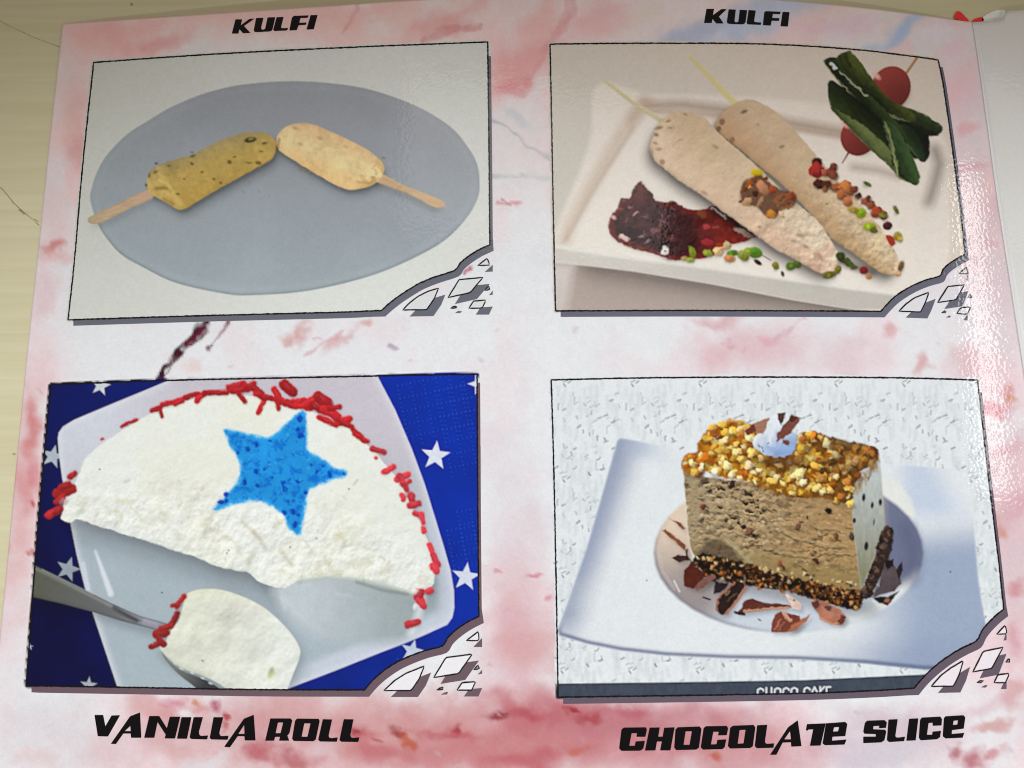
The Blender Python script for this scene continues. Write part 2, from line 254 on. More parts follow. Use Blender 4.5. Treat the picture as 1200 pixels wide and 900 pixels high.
# ---- the four printed photographs: borders traced from the sheet
def edge(pts, n=10): return spline(pts, n, False)
PAN = [
 dict(top=[(110, 73.5), (200, 67), (300, 61), (440, 54.5), (571.5, 49.5)], left=[(110, 73.5), (97, 195), (88, 300), (80, 375)], right=[(571.5, 49.5), (573, 170), (574, 287), (575, 364)],
      bot=[(80, 375), (240, 370), (400, 366), (447, 364), (575, 361)], arc=[(447, 364), (456, 356), (467, 347.5), (480, 339), (493, 331.5), (512, 324), (533, 317), (539, 309), (547, 302), (560, 293.5), (574, 287)], corner=(533, 317)),
 dict(top=[(644.5, 52), (760, 51), (890, 51.8), (992, 57.5), (1060, 65), (1099, 70.5)], left=[(644.5, 52), (646, 120), (647.5, 200), (649.5, 300), (651, 364.5)], right=[(1099, 70.5), (1106, 105), (1120, 205), (1131, 298), (1138, 366)],
      bot=[(651, 364.5), (800, 364), (950, 364.5), (1032, 365), (1138, 366)], arc=[(1032, 365), (1040, 356), (1049, 347.5), (1060, 340), (1072, 333.5), (1086, 328), (1101, 323.5), (1105, 316), (1111, 310), (1120, 304), (1131, 298)], corner=(1101, 323.5)),
 dict(top=[(59.5, 451), (200, 446), (400, 441.7), (480, 440), (559, 438.7)], left=[(59.5, 451), (43, 640), (36.5, 730), (31, 803.5)], right=[(559, 438.7), (560, 600), (561, 713), (562, 808)],
      bot=[(31, 803.5), (150, 805.5), (300, 808), (427, 808.5), (562, 809)], arc=[(427, 808.5), (437, 797), (449, 786.5), (464, 776.5), (480, 769), (498, 762.5), (518, 757), (525, 747), (534, 738.5), (547, 729.5), (561.5, 722)], corner=(518, 757)),
 dict(top=[(646, 445.5), (740, 443.3), (850, 442.3), (940, 442.2), (1050, 443), (1145.5, 445.5)], left=[(646, 445.5), (649, 550), (651.5, 670), (654, 817)], right=[(1145.5, 445.5), (1157, 550), (1170, 658), (1176, 714), (1186, 800)],
      bot=[(654, 817), (800, 815), (940, 812.5), (1020, 809.5), (1071, 806.5), (1186, 800)], arc=[(1071, 806.5), (1080, 795.5), (1090, 785.5), (1102, 775.5), (1115, 766.5), (1129, 758.5), (1144, 751), (1150, 740), (1157, 731), (1166, 722), (1176, 714)], corner=(1144, 751)),
]
for p in PAN:
    t, l, r, b = (edge(p[k]) for k in ('top', 'left', 'right', 'bot'))
    arc = edge(p['arc'], 3); kb = b[b[:, 0] < arc[0][0] - 2]; kr = r[r[:, 1] < arc[-1][1] - 1]
    p['outline'] = np.concatenate([t, kr[1:], arc[::-1], kb[::-1][:-1], l[::-1][:-1]])
    p['mask'] = None
def panel(i):
    global CLIP
    P = PAN[i]['outline']; CLIP = np.zeros((CH, CW), bool)
    w = win(P[:, 0].min()-4, P[:, 1].min()-4, P[:, 0].max()+4, P[:, 1].max()+4)
    CLIP[w] = seg_sdf(P, GX[w], GY[w]) < 2.5
    return w
NAMES = {}
def part(i, name, label=None):
    k = len(NAMES) + 1; NAMES[k] = (i, name, label); return k

# ================= picture 1: two stick kulfis on a grey oval plate
GAM[:] = [0.94, 0]; w = panel(0); x, y = GX[w], GY[w]
bgl, bgr = ink((202, 204, 196), 150, 352), ink((219, 221, 215), 420, 357); tt = sm(80, 400, x + (y-200)*-.2)[..., None]; put(w, np.ones(x.shape), (bgl*(1-tt) + bgr*tt)*(1 + .05*(fbm(x, y, 90, 3, 11)-.5))[..., None])
k_plate = part(0, 'plate', 'grey oval plate printed in the picture')
PLATE = [(106, 235), (108, 219), (113, 204), (121, 188), (133, 173), (151, 156), (173, 142), (200, 126), (233, 112), (260, 104), (287, 99), (333, 95.5), (380, 97), (433, 105), (487, 124), (527, 148), (548, 172), (559, 192), (562, 213), (560, 232), (548, 254), (527, 277), (500, 295), (450, 318), (400, 333), (350, 342.5), (300, 346), (267, 345), (207, 332), (167, 313), (143, 299), (127, 282), (115, 263)]
gp = grad((124, 125, 129), (340, 112), (152, 163, 168), (300, 325))
def plate_c(x, y, d):
    c = gp(x, y)*(1 + .10*(fbm(x, y, 60, 3, 12)-.5))[..., None]
    c = c*(1 - .22*np.exp(-((d-1.2)/1.6)**2)*sm(230, 300, y))[..., None]
    return c*(1 + .05*np.exp(-((d-7)/4)**2))[..., None]
poly(PLATE, plate_c, 1.6, True, k_plate)
K1 = [(208.7, 245.5), (199, 240), (191, 235), (182, 230.5), (175, 225), (172.5, 217), (174, 205), (181, 196.5), (201, 188.5), (228, 180), (256, 166), (283, 156.5), (304, 155), (316, 158.5), (323, 166), (324, 175), (317, 187.5), (297, 199), (270, 214), (247, 227), (230, 237), (217, 245)]
K2 = [(324, 163), (328, 155), (336, 148.5), (350, 144.3), (370, 147), (400, 160), (430, 175), (443, 185), (450.5, 196), (447, 208), (434, 218), (413, 222.5), (397, 218.5), (367, 202), (343, 187), (327, 176)]
S1 = [(103.5, 256.5), (108, 253), (140, 237.5), (174, 221.5), (180, 224), (178, 233), (150, 246), (122, 260), (110, 262.5), (104, 260.5)]
S2 = [(440, 206), (447, 203.5), (473, 217), (507, 230), (519, 236), (521.5, 240), (518, 244), (507, 242.5), (480, 228.5), (440, 213)]
cast(S1, 4, 5, 3, .20); cast(K1, 5, 9, 5, .40); cast(K1, 2, 4, 2, .45); cast(K2, 2, 8, 5, .36); cast(K2, 0, 4, 2, .45); cast(S2, -3, 5, 3, .28)
k_s1 = part(0, 'stick', 'wooden stick of the green-flecked kulfi'); k_s2 = part(0, 'stick', 'wooden stick of the peach kulfi')
g1 = grad((172, 150, 118), (108, 258), (182, 150, 122), (172, 228))
poly(S1, lambda x, y, d: g1(x, y)*(1 + .22*(fbm(x+y*2.2, y*3, 8, 2, 14)-.5) - .18*sm(2.5, 0, d))[..., None], 1.3, True, k_s1)
g2 = grad((188, 156, 120), (446, 207), (196, 164, 126), (516, 240))
poly(S2, lambda x, y, d: g2(x, y)*(1 + .2*(fbm(x-y*2, y*3, 8, 2, 15)-.5) - .25*sm(2.2, 0, d)*sm(-.2, .5, (y-205) - .47*(x-440)))[..., None], 1.3, True, k_s2)
k_k1 = part(0, 'kulfi', 'yellow-green kulfi bar with dark flecks'); k_k2 = part(0, 'kulfi', 'peach kulfi bar without flecks')
def bar(x, y, d, p0, p1, half, cT, cM, cB, seed):
    ax = np.array(p1, float)-np.array(p0, float); L = np.hypot(*ax); ax /= L
    u = ((x-p0[0])*ax[0] + (y-p0[1])*ax[1])/L; v = (-(x-p0[0])*ax[1] + (y-p0[1])*ax[0])/half
    if ax[0] < 0: v = -v
    T, M, B = (ink(c, (p0[0]+p1[0])/2, (p0[1]+p1[1])/2) for c in (cT, cM, cB))
    q = sm(-1, -.1, v)[..., None]; r = sm(.1, 1, v)[..., None]
    c = (T*(1-q) + M*q)*(1-r) + B*r
    n = fbm(x, y, 22, 4, seed); n2 = fbm(x, y, 5, 3, seed+1)
    return c*(1 + .34*(n-.5) + .26*(n2-.5))[..., None]*(1 - .06*np.exp(-d/1.6))[..., None], u, v
def k1c(x, y, d):
    c, u, v = bar(x, y, d, (190, 218), (316, 172), 25, (150, 131, 84), (168, 140, 74), (166, 135, 66), 21)
    m = (np.clip(.12 - u, 0, 1)*7).clip(0, 1)*.6*sm(.4, .62, fbm(x, y, 9, 3, 27))
    return c*(1-m)[..., None] + ink((202, 175, 104), 195, 230)*m[..., None]
poly(K1, k1c, 1.6, True, k_k1, rag=.6, rs=6)
poly([(178, 205), (190, 204), (200, 213), (206, 226), (214, 238), (209, 244), (198, 239), (184, 230), (175, 220)], lambda x, y, d: (ink((186, 157, 86), 195, 225)*(.72 + .6*fbm(x, y, 7, 3, 33))[..., None]), 5, True, None, .55)
caps([(183, 221), (194, 220), (200, 224)], 4, (110, 82, 35), alpha=.7, soft=3); caps([(192, 233), (203, 239)], 3, (118, 90, 43), alpha=.6, soft=3); caps([(186, 212), (196, 216), (203, 226)], 3.5, (201, 175, 106), alpha=.5, soft=3)
caps([(198, 226), (212, 240)], 6, (201, 169, 94), alpha=.5, soft=4)
for (sx, sy, a, b, ro) in [(183.3, 191.7, 2, 1.4, 0), (182.5, 201.5, 2.8, 1.3, -.5), (226, 183, 3.4, 1.6, -.4), (225, 178.5, 1.4, .9, 0), (236.8, 201.7, 2, 1.2, -.2), (250.8, 210, 2, 1.4, .3), (258.8, 214.4, 1.8, 1.4, 0), (269, 190, 2.8, 2.4, .5), (303, 191, 3.6, 2.2, .2), (310, 168, 3.4, 1.6, -.2), (175, 206, 1.4, 3, .2), (171.5, 217, 1.6, 2, 0), (208.5, 227.5, 2, 1.4, 0), (216, 210, 1.4, 1.1, 0), (198, 194.5, 2, 1, 0), (275, 184, 2, 1.1, -.3), (306, 177.5, 2.6, 1, .2), (225, 192, 2.4, 1.6, .6), (292, 191, 3.4, .9, .1)]:
    ell(sx, sy, a, b, ro, (72, 62, 25), alpha=.82, soft=1.6, k=.1)
ell(293.5, 164, 7.2, 3.2, -.18, (51, 51, 21), soft=1.4, k=.1); ell(294.5, 163, 3.2, 1.5, -.3, (126, 116, 68), soft=1.6, k=.2)
rs = random.Random(2)
for _ in range(26): ell(rs.uniform(190, 318), rs.uniform(160, 232), rs.uniform(.8, 2.2), rs.uniform(.6, 1.2), rs.uniform(-1, 1), (126, 106, 51), alpha=.35 if True else 1, soft=1.6) if LAB[int(rs.uniform(175, 215))-Y0, 250-X0] == k_k1 else None
def k2c(x, y, d):
    c, u, v = bar(x, y, d, (336, 160), (446, 206), 21, (208, 174, 126), (225, 190, 138), (216, 178, 122), 24)
    m = sm(.80, .95, u)*sm(.42, .6, fbm(x, y, 6, 3, 29))*.55
    return c*(1-m)[..., None] + ink((173, 137, 74), 435, 205)*m[..., None]
poly(K2, k2c, 1.6, True, k_k2, rag=.5, rs=6)
for (sx, sy, a, b) in [(375, 162, 3, 2), (347, 150.5, 4, 1.6), (352, 169, 3, 2), (405, 172, 2, 1), (437, 208, 2.6, 1.6), (441, 203.5, 1.6, 2.4), (429, 213, 2.4, 1), (424, 206, 1.6, 1)]:
    ell(sx, sy, a, b, .3, (148, 106, 56), alpha=.5, soft=2.4, k=.1)
caps([(418, 213), (432, 215), (444, 209)], 2, (157, 116, 59), alpha=.5, soft=2.4)
caps([(325, 173), (327, 164)], 4, (94, 59, 29), alpha=.6, soft=3)
for q in [(352, 199), (358, 200), (363, 203), (449, 185)]: ell(q[0], q[1], 2.4, 1.3, .3, (118, 106, 60), alpha=.75, soft=1.4)

# ================= picture 2: two white kulfis with nuts on a square plate
GAM[:] = [0.90, 0]; w = panel(1); x, y = GX[w], GY[w]
g = grad((172, 158, 144), (880, 70), (200, 194, 182), (700, 280))
put(w, np.ones(x.shape), g(x, y)*(1 + .06*(fbm(x, y, 120, 3, 31)-.5))[..., None])
k_plate2 = part(1, 'plate', 'white square plate with raised rim')
PL2 = [(700, 100), (760, 110), (850, 112), (960, 122), (1060, 140), (1104, 160), (1112, 220), (1112, 300), (1090, 345), (1060, 358), (1000, 362.5), (930, 351), (833, 332), (740, 317), (690, 311), (656, 308), (648, 300), (648, 286), (652, 268), (690, 170)]
fl = grad((200, 187, 174), (850, 140), (234, 226, 214), (760, 330))
poly(PL2, lambda x, y, d: fl(x, y)*(1 + .05*(fbm(x, y, 70, 3, 32)-.5))[..., None], 7, True, k_plate2)
# rim: brownish inner edge at the back, soft tan wall at the left
def band(pts, wd, rgb, a, soft):
    caps(pts, wd, rgb, alpha=a, soft=soft, k=0)
band([(757, 124), (800, 123), (850, 129), (925, 144), (990, 155), (1062, 172)], 10, (128, 104, 84), .75, 12)
band([(765, 131), (850, 136), (925, 150), (985, 160)], 6, (146, 116, 92), .6, 8)
band([(752, 122), (728, 158), (700, 205), (668, 262), (660, 284)], 12, (178, 154, 132), .7, 16)
band([(742, 150), (716, 190), (690, 232), (664, 280)], 3, (150, 126, 104), .55, 7)
band([(758, 120), (742, 140)], 14, (160, 128, 106), .5, 14)
band([(1088, 160), (1100, 200), (1096, 240)], 5, (196, 186, 176), .5, 10)
band([(1096, 176), (1101, 192), (1096, 212), (1088, 238)], 13, (118, 106, 96), .75, 12)
band([(1090, 250), (1080, 310), (1062, 342)], 16, (222, 216, 206), .5, 16)
# lip of the plate and the shade on the cloth below it
poly([(640, 286), (700, 297), (833, 314), (930, 329), (1000, 339), (1070, 347), (1075, 362), (1000, 362.5), (930, 351), (833, 332), (740, 317), (690, 311), (640, 306)], grad((204, 198, 188), (700, 304), (190, 184, 174), (960, 352)), 2, False, k_plate2)
band([(652, 289), (700, 297), (833, 314), (930, 328), (1000, 338), (1064, 346)], 4.5, (228, 224, 214), .9, 4)
k_cloth = part(1, 'tablecloth', 'grey cloth in shade below the plate')
poly([(640, 307), (690, 312), (740, 318), (833, 333), (930, 352), (1000, 363), (1040, 366), (1040, 376), (640, 376)], lambda x, y, d: ink((176, 160, 150), 760, 355)*(1 - .50*np.exp(-((y - (307 + (x-640)*.158))/15.0).clip(0)**1.2)*sm(655, 700, x))[..., None], 2.4, False, k_cloth)
poly([(640, 308), (672, 311), (668, 340), (662, 372), (640, 372)], grad((214, 206, 200), (650, 315), (206, 196, 190), (660, 360)), 14, False, k_cloth, .8)
# sticks, blurred by distance
k_st = part(1, 'stick', 'pale stick of the front kulfi'); k_st2 = part(1, 'stick', 'pale stick of the rear kulfi')
caps([(711, 96), (740, 119), (776, 142)], 4, (172, 160, 124), k_st, soft=3.2, w1=6.5, k=.15); caps([(712, 97), (745, 120)], 2, (188, 176, 130), alpha=.5, soft=3)
caps([(809, 67), (835, 94), (864, 124)], 4.5, (176, 162, 112), k_st2, soft=3.4, w1=8.5, k=.15)
# garnish of cherries and leaf
k_ch = part(1, 'cherry', 'upper red cherry on the skewer'); k_ch2 = part(1, 'cherry', 'lower red cherry half hidden by leaves'); k_pick = part(1, 'skewer', 'upper end of the skewer')
band([(1000, 196), (1030, 200), (1050, 206)], 9, (142, 126, 112), .6, 9)
caps([(1075, 67), (1066, 80), (1056, 94)], 3, (134, 92, 56), k_pick); caps([(996, 176), (992, 183), (987, 191)], 2.6, (92, 44, 36), part(1, 'skewer', 'lower tip of the skewer'), w1=1.2)
def cherry(cx, cy, rx, ry, rgb, hi, lab):
    ell(cx, cy, rx, ry, .3, rgb, lab, 1.6, 1, .45, -.35, -.75); ell(cx+rx*.25, cy+ry*.25, rx*.6, ry*.6, .3, tuple(int(v*.8) for v in rgb), None, rx*.6, .5, .3)
    ell(hi[0], hi[1], 5.5, 2.8, .75, (204, 140, 128), None, 2.6, .85, 0)
cherry(1044, 103, 23, 25.5, (102, 36, 31), (1027, 89), k_ch); cherry(1006, 160, 21, 23, (106, 38, 34), (990, 146), k_ch2)
k_leaf = part(1, 'leaf', 'folded dark green leaf on the skewer')
LEAF = [(965, 71.3), (980, 67.8), (992.7, 60), (998, 61.4), (1011, 77), (1024, 95.5), (1035, 114), (1049.6, 121), (1065, 127), (1086, 135), (1093, 142), (1101, 145), (1104.5, 152), (1099, 159.5), (1089, 158), (1087, 165), (1089, 182), (1084, 190), (1077, 187), (1069, 187), (1078, 208), (1074, 217.5), (1062, 213), (1051.7, 208), (1043, 195), (1025, 180), (1005, 160), (987, 141), (973.5, 127), (970, 107), (970.6, 97), (977, 94.8), (987, 101), (976, 87)]
GAM[:] = [1.28, 0]
poly(LEAF, ink((34, 44, 26), 1030, 140), 1.5, False, k_leaf)
def blade(pts, p0, p1, half, dk, lt, seed, edge_hi=0.0, side=1):
    ax = np.array(p1, float)-np.array(p0, float); L = np.hypot(*ax); ax /= L; D, Lt = ink(dk, 1030, 130), ink(lt, 1030, 130)
    def c(x, y, d):
        u = (x-p0[0])*ax[0] + (y-p0[1])*ax[1]; v = side*(-(x-p0[0])*ax[1] + (y-p0[1])*ax[0])/half
        t = sm(-.9, .9, v + .5*(fbm(u*.25, v*half, 3.2, 3, seed)-.5) + .25*(fbm(x, y, 22, 2, seed+3)-.5))[..., None]
        k = D*(1-t) + Lt*t
        e = (np.exp(-(d/1.5)**2)*sm(.1, .7, v))[..., None]*edge_hi
        return (k*(1-e) + ink((176, 180, 140), 1030, 130)*e)*(.75 + .5*fbm(x, y, 7, 3, seed+7))[..., None]
    poly(pts, c, 1.4, True, k_leaf, n=4)
blade([(1048, 122), (1068, 128), (1086, 135), (1094, 142), (1102, 146), (1104.5, 152), (1098, 159), (1080, 158), (1060, 150), (1045, 136)], (1048, 128), (1100, 152), 14, (22, 28, 18), (60, 74, 44), 401, .25, -1)
blade([(1056, 146), (1074, 152), (1088, 160), (1089, 182), (1083, 190), (1076, 187), (1066, 174), (1054, 158)], (1058, 148), (1082, 188), 13, (22, 30, 20), (58, 78, 50), 402, .2, 1)
blade([(980, 68), (993, 60), (999, 62), (1012, 78), (1026, 98), (1042, 116), (1066, 130), (1072, 142), (1052, 140), (1026, 124), (1004, 102), (986, 82)], (986, 66), (1066, 138), 15, (96, 104, 48), (30, 38, 20), 403, .5, 1)
blade([(965, 71), (980, 68), (990, 84), (1008, 102), (1030, 122), (1050, 142), (1064, 162), (1056, 168), (1036, 150), (1014, 128), (990, 104), (974, 86)], (972, 72), (1058, 160), 11, (64, 78, 42), (16, 20, 12), 404, .8, 1)
blade([(970, 98), (977, 95), (990, 104), (1012, 122), (1036, 146), (1052, 172), (1050, 190), (1036, 178), (1010, 152), (986, 138), (973, 126)], (974, 104), (1050, 184), 20, (12, 18, 10), (58, 72, 36), 405, .3, 1)
blade([(973, 126), (990, 134), (1010, 146), (1034, 166), (1048, 184), (1053, 206), (1043, 196), (1024, 179), (1004, 160), (987, 142)], (978, 128), (1050, 202), 10, (112, 120, 76), (34, 46, 24), 406, .7, 1)
blade([(1034, 140), (1046, 146), (1060, 164), (1070, 186), (1078, 207), (1074, 217), (1062, 213), (1052, 208), (1048, 188), (1040, 164)], (1038, 144), (1068, 212), 15, (74, 96, 58), (26, 40, 22), 407, .6, 1)
caps([(1037, 144), (1043, 160), (1048, 180), (1052, 206)], 1.6, (166, 176, 126), alpha=.7, soft=2.2, k=0, w1=2.4); caps([(1045, 182), (1047, 194)], 3, (10, 14, 8), alpha=.9, soft=2)
caps([(974, 75), (979, 80)], 2.6, (224, 220, 204), alpha=.9, soft=1.8, k=0); caps([(984, 84), (1000, 99), (1016, 113)], 1.4, (206, 206, 176), alpha=.6, soft=1.6, k=0); caps([(991, 64), (996, 78)], 4, (24, 26, 14), alpha=.7, soft=3)
# jam
GAM[:] = [1.05, 0]
k_jam = part(1, 'jam', 'dark red berry jam with a glossy edge')
JAM = [(712.5, 262), (716.5, 252), (724, 243), (727.5, 233), (738, 231.5), (742.5, 220), (751.5, 213), (757, 220), (765, 228), (767, 233), (780, 238), (787, 235), (797, 240), (808, 246), (826, 245), (838, 241.5), (858, 255), (886, 275), (880, 280), (867, 285), (847, 288), (833, 301), (800, 305), (783, 304), (767, 298), (742, 291.5), (722, 282), (714, 272)]
def jamc(x, y, d):
    n = fbm(x, y, 15, 4, 51, .5); n2 = fbm(x, y, 5, 3, 52); gy, gx = np.gradient(n)
    c = ink((66, 36, 38), 760, 265)*np.clip(.35 + 1.3*n - 4*gx - 7*gy, .15, 2.4)[..., None]
    r = sm(800, 850, x)*.95 + .75*sm(9, 1, d)*sm(225, 250, y); r = np.clip(r, 0, 1)
    c = c*(1-r)[..., None] + ink((122, 38, 32), 830, 270)*(r*(.55 + .9*n2))[..., None]
    tip = np.exp(-(((x-750)/14)**2 + ((y-226)/14)**2))*.5; c = c*(1-tip)[..., None] + ink((116, 62, 62), 750, 230)*(tip*np.clip(2.2*n2-.2, .2, 2))[..., None]
    hl = sm(.60, .70, n2)*sm(.45, .6, n)*(x < 815)*.40
    return c*(1-hl)[..., None] + ink((156, 108, 106), 750, 240)*hl[..., None]
cast(JAM, 1, 2, 2, .25); poly(JAM, jamc, 1.6, True, k_jam, rag=.7, rs=4)
band([(752, 222), (750, 240), (738, 252)], 8, (112, 60, 60), .25, 8); band([(745, 275), (770, 285), (784, 296)], 14, (30, 16, 18), .6, 10); band([(842, 248), (862, 262), (878, 272)], 9, (48, 22, 20), .7, 6)
for q in [(731, 278.5, 6.2, 2.8, .45, (226, 196, 190)), (779.5, 294, 3.6, 5, .25, (236, 232, 226)), (718.5, 255, 3, 1.7, .2, (222, 178, 170)), (752, 277.5, 3, 1, -.2, (160, 130, 124)), (745, 250, 3.4, 1.4, -.6, (196, 150, 150)), (738, 243, 2.4, 1.6, .4, (150, 100, 100)), (758, 283, 3, 1, -.5, (150, 130, 130)), (731, 235, 2.6, 2, 0, (120, 76, 74)), (823, 251, 6.5, 4, .2, (128, 68, 40)), (828, 266, 4, 4, 0, (170, 62, 66)), (839, 266, 4, 2, .1, (150, 70, 66)), (829, 284, 7, 4, .1, (160, 46, 52)), (843, 287, 5, 3, 0, (150, 60, 40)), (750, 291, 4, 2, -.5, (120, 52, 46)), (788, 280, 5, 3, .5, (98, 54, 48)), (795, 292, 2, 8, .3, (76, 44, 42)), (785, 298, 1.6, 6, .4, (84, 46, 44))]:
    ell(q[0], q[1], q[2], q[3], q[4], q[5], soft=1.6, alpha=.92, k=.2)
ell(779.5, 294, 1, 1.6, 0, (90, 60, 60), soft=1)
caps([(838, 246), (851, 255.5)], 2.4, (232, 222, 210), soft=1.2); ell(835, 244.5, 1.6, 1.2, 0, (230, 220, 210))
ell(872, 273, 12, 3.2, .42, (196, 170, 156), soft=1.6)
# the two kulfis
GAM[:] = [0.92, 0]
KB = [(838, 146), (845, 134), (863, 120.5), (880, 116.7), (893, 121.5), (913, 134), (933, 155), (965, 192), (995, 226), (1010, 241), (1028, 262), (1041, 280), (1050, 297), (1054, 310), (1051.5, 319), (1039, 322), (1025, 315.5), (1010, 304), (993, 292), (975, 280), (960, 262), (940, 240), (915, 215), (890, 195), (865, 173), (845, 158)]
KA = [(761.7, 175), (764, 163), (770, 148), (780, 137), (795, 130.5), (812, 132.5), (827, 139.5), (842, 156), (867, 178), (890, 198), (915, 222), (932, 237), (960, 261), (975, 285), (982, 298), (983, 310), (979, 318.5), (967, 321.5), (953, 316.5), (935, 306), (910, 293), (885, 275), (850, 250), (826.5, 232), (800, 215), (780, 199), (767, 188)]
k_kb = part(1, 'kulfi', 'rear white kulfi cone topped with nuts'); k_ka = part(1, 'kulfi', 'front white kulfi cone topped with nuts')
cast(KB, -6, 10, 5, .62); cast(KB, -2, 4, 2, .45)
def cone(x, y, d, p0, p1, h0, h1, cs, seed, shift=0):
    ax = np.array(p1, float)-np.array(p0, float); L = np.hypot(*ax); ax /= L
    u = ((x-p0[0])*ax[0] + (y-p0[1])*ax[1])/L; v = (-(x-p0[0])*ax[1] + (y-p0[1])*ax[0])/(h0 + (h1-h0)*np.clip(u, 0, 1))
    up0, up1, lo0, lo1 = (ink(c, p0[0] + (p1[0]-p0[0])*t, p0[1] + (p1[1]-p0[1])*t) for c, t in zip(cs, (.2, .8, .2, .8)))
    t = sm(0, 1, u)[..., None]; q = sm(-.5, .75, v)[..., None]
    c = (up0*(1-t) + up1*t)*(1-q) + (lo0*(1-t) + lo1*t)*q
    h = fbm(x, y, 17, 4, seed, .48); gy, gx = np.gradient(h); rough = .35 + 1.15*sm(.4, .95, u)
    n2 = fbm(x, y, 3, 2, seed+5)
    c = c*np.clip(1 + rough*(gx*-1.9 + gy*-3.4) + .07*rough*(n2-.5)*2, .45, 1.5)[..., None]
    return c*(1 - .30*np.exp(-d/3.0)*sm(.1, .9, v))[..., None], u, v
def kbc(x, y, d):
    c, u, v = cone(x, y, d, (862, 134), (1046, 314), 34, 17, ((182, 154, 124), (206, 182, 146), (174, 138, 104), (180, 148, 108)), 61)
    return c
poly(KB, kbc, 1.6, True, k_kb, rag=.9, rs=5)
cast(KA, -6, 10, 5, .62); cast(KA, -2, 4, 2, .5)
def kac(x, y, d):
    c, u, v = cone(x, y, d, (786, 156), (974, 312), 34, 20, ((190, 163, 130), (218, 198, 170), (206, 178, 148), (206, 172, 144)), 66)
    m = sm(.86, 1.0, u)*.6*sm(.3, .6, fbm(x, y, 9, 3, 69)); return c*(1-m)[..., None] + ink((204, 148, 124), 965, 308)*m[..., None]
poly(KA, kac, 1.6, True, k_ka, rag=.9, rs=5)
caps([(842, 158), (867, 180), (890, 200), (914, 224)], 2.2, (206, 178, 136), alpha=.5, soft=2.5)
rs = random.Random(8)
for (sx, sy, a, b, ro, rgb) in [(772, 150, 5, 2, -.3, (92, 72, 44)), (769, 158, 3, 2.2, .4, (84, 62, 40)), (783, 142, 3, 1.6, -.5, (104, 84, 54)), (785, 150, 3, 1.2, 0, (116, 92, 60)), (772, 175, 4, 2.2, 0, (136, 112, 84)), (768, 168, 3, 1.4, .3, (120, 92, 62)), (776, 190, 3, 3.4, 0, (124, 94, 60)), (764, 180, 1.4, 5, 0, (130, 100, 60)), (803, 134, 2.4, 1.4, .4, (116, 100, 70)), (838, 172, 4, 2, .5, (138, 118, 84)), (797, 164, 3, 1, -.5, (140, 116, 84)), (872, 131, 4.2, 2, -.4, (60, 48, 30)), (846, 143, 3.4, 4, .3, (92, 62, 46)), (842, 151, 3, 3.4, .2, (70, 52, 34)), (858, 164, 3, 3.6, .3, (116, 80, 48)), (916, 172, 3.4, 2, -.3, (110, 102, 64)), (888, 146, 2, 1.4, 0, (140, 120, 84)), (969, 239, 1.4, 1.2, 0, (90, 70, 46)), (890, 266, 2, 1.3, 0, (112, 98, 64)), (825, 226, 4, 2, .5, (160, 128, 104)), (938, 276, 5, 2.4, .3, (146, 118, 92)), (944, 289, 4, 2, .4, (150, 120, 92)), (930, 282, 3, 1.5, 0, (150, 124, 98)), (958, 300, 6, 4, .6, (176, 122, 104)), (1044, 312, 4, 2.5, .3, (190, 140, 104)), (1046, 316, 1.4, 1, 0, (96, 66, 44))]:
    ell(sx, sy, a, b, ro, rgb, alpha=.75, soft=1.8, k=.15)
for _ in range(190):
    t = rs.random()**.45; sx, sy = 786+188*t + rs.gauss(0, 12), 156+156*t + rs.gauss(0, 13)
    if LAB[int(sy)-Y0, int(sx)-X0] == k_ka: ell(sx, sy, rs.uniform(.7, 2), rs.uniform(.6, 1.3), rs.uniform(0, 3), rs.choice([(222, 204, 178), (150, 124, 94), (214, 196, 166), (168, 136, 106)]), alpha=.34, soft=1.8, k=.2)
    sx, sy = 870+176*t + rs.gauss(0, 10), 140+174*t + rs.gauss(0, 10)
    if t > .45 and LAB[int(sy)-Y0, int(sx)-X0] == k_kb: ell(sx, sy, rs.uniform(.7, 2), rs.uniform(.6, 1.3), rs.uniform(0, 3), rs.choice([(220, 204, 172), (132, 102, 66), (210, 190, 152), (150, 116, 78)]), alpha=.38, soft=1.8, k=.2)
# nuts and crumbs
GAM[:] = [1.12, 0]
k_nut = part(1, 'nut_topping', 'caramelised nuts heaped on the front kulfi'); k_nut2 = part(1, 'nut_topping', 'caramelised nuts and berries along the rear kulfi')
ell(887, 203, 7, 5.5, .1, (196, 168, 40), k_nut, 2.2)
poly([(870, 215), (878, 209), (892, 206), (902, 214), (915, 222), (932, 228), (931, 242), (918, 247), (908, 256), (898, 254), (886, 243), (870, 240), (867, 228)], lambda x, y, d: ink((96, 52, 28), 900, 230)*(.4 + 1.1*fbm(x, y, 4, 3, 77))[..., None], 3, True, k_nut, .9)
for q in [(878, 216, 6, (150, 82, 34)), (873, 222, 4, (112, 60, 28)), (884, 211, 4, (120, 66, 36)), (897, 209, 4, (110, 62, 36)), (905, 223, 6, (158, 74, 40)), (913, 232, 6, (134, 78, 48)), (921, 240, 6, (116, 72, 46)), (926, 230, 6, (146, 70, 40)), (919, 228, 4, (122, 70, 50)), (910, 238, 4, (136, 90, 60)), (903, 252, 6, (176, 112, 44)), (908, 248, 4, (116, 64, 34)), (885, 228, 5, (70, 38, 28)), (892, 236, 4, (78, 44, 30)), (868, 236, 3, (90, 60, 40)), (879, 219, 2.4, (210, 150, 90)), (916, 252, 5, (204, 178, 140)), (924, 244, 3, (140, 100, 70))]:
    chunk(q[0], q[1], q[2], q[3], rs, k_nut)
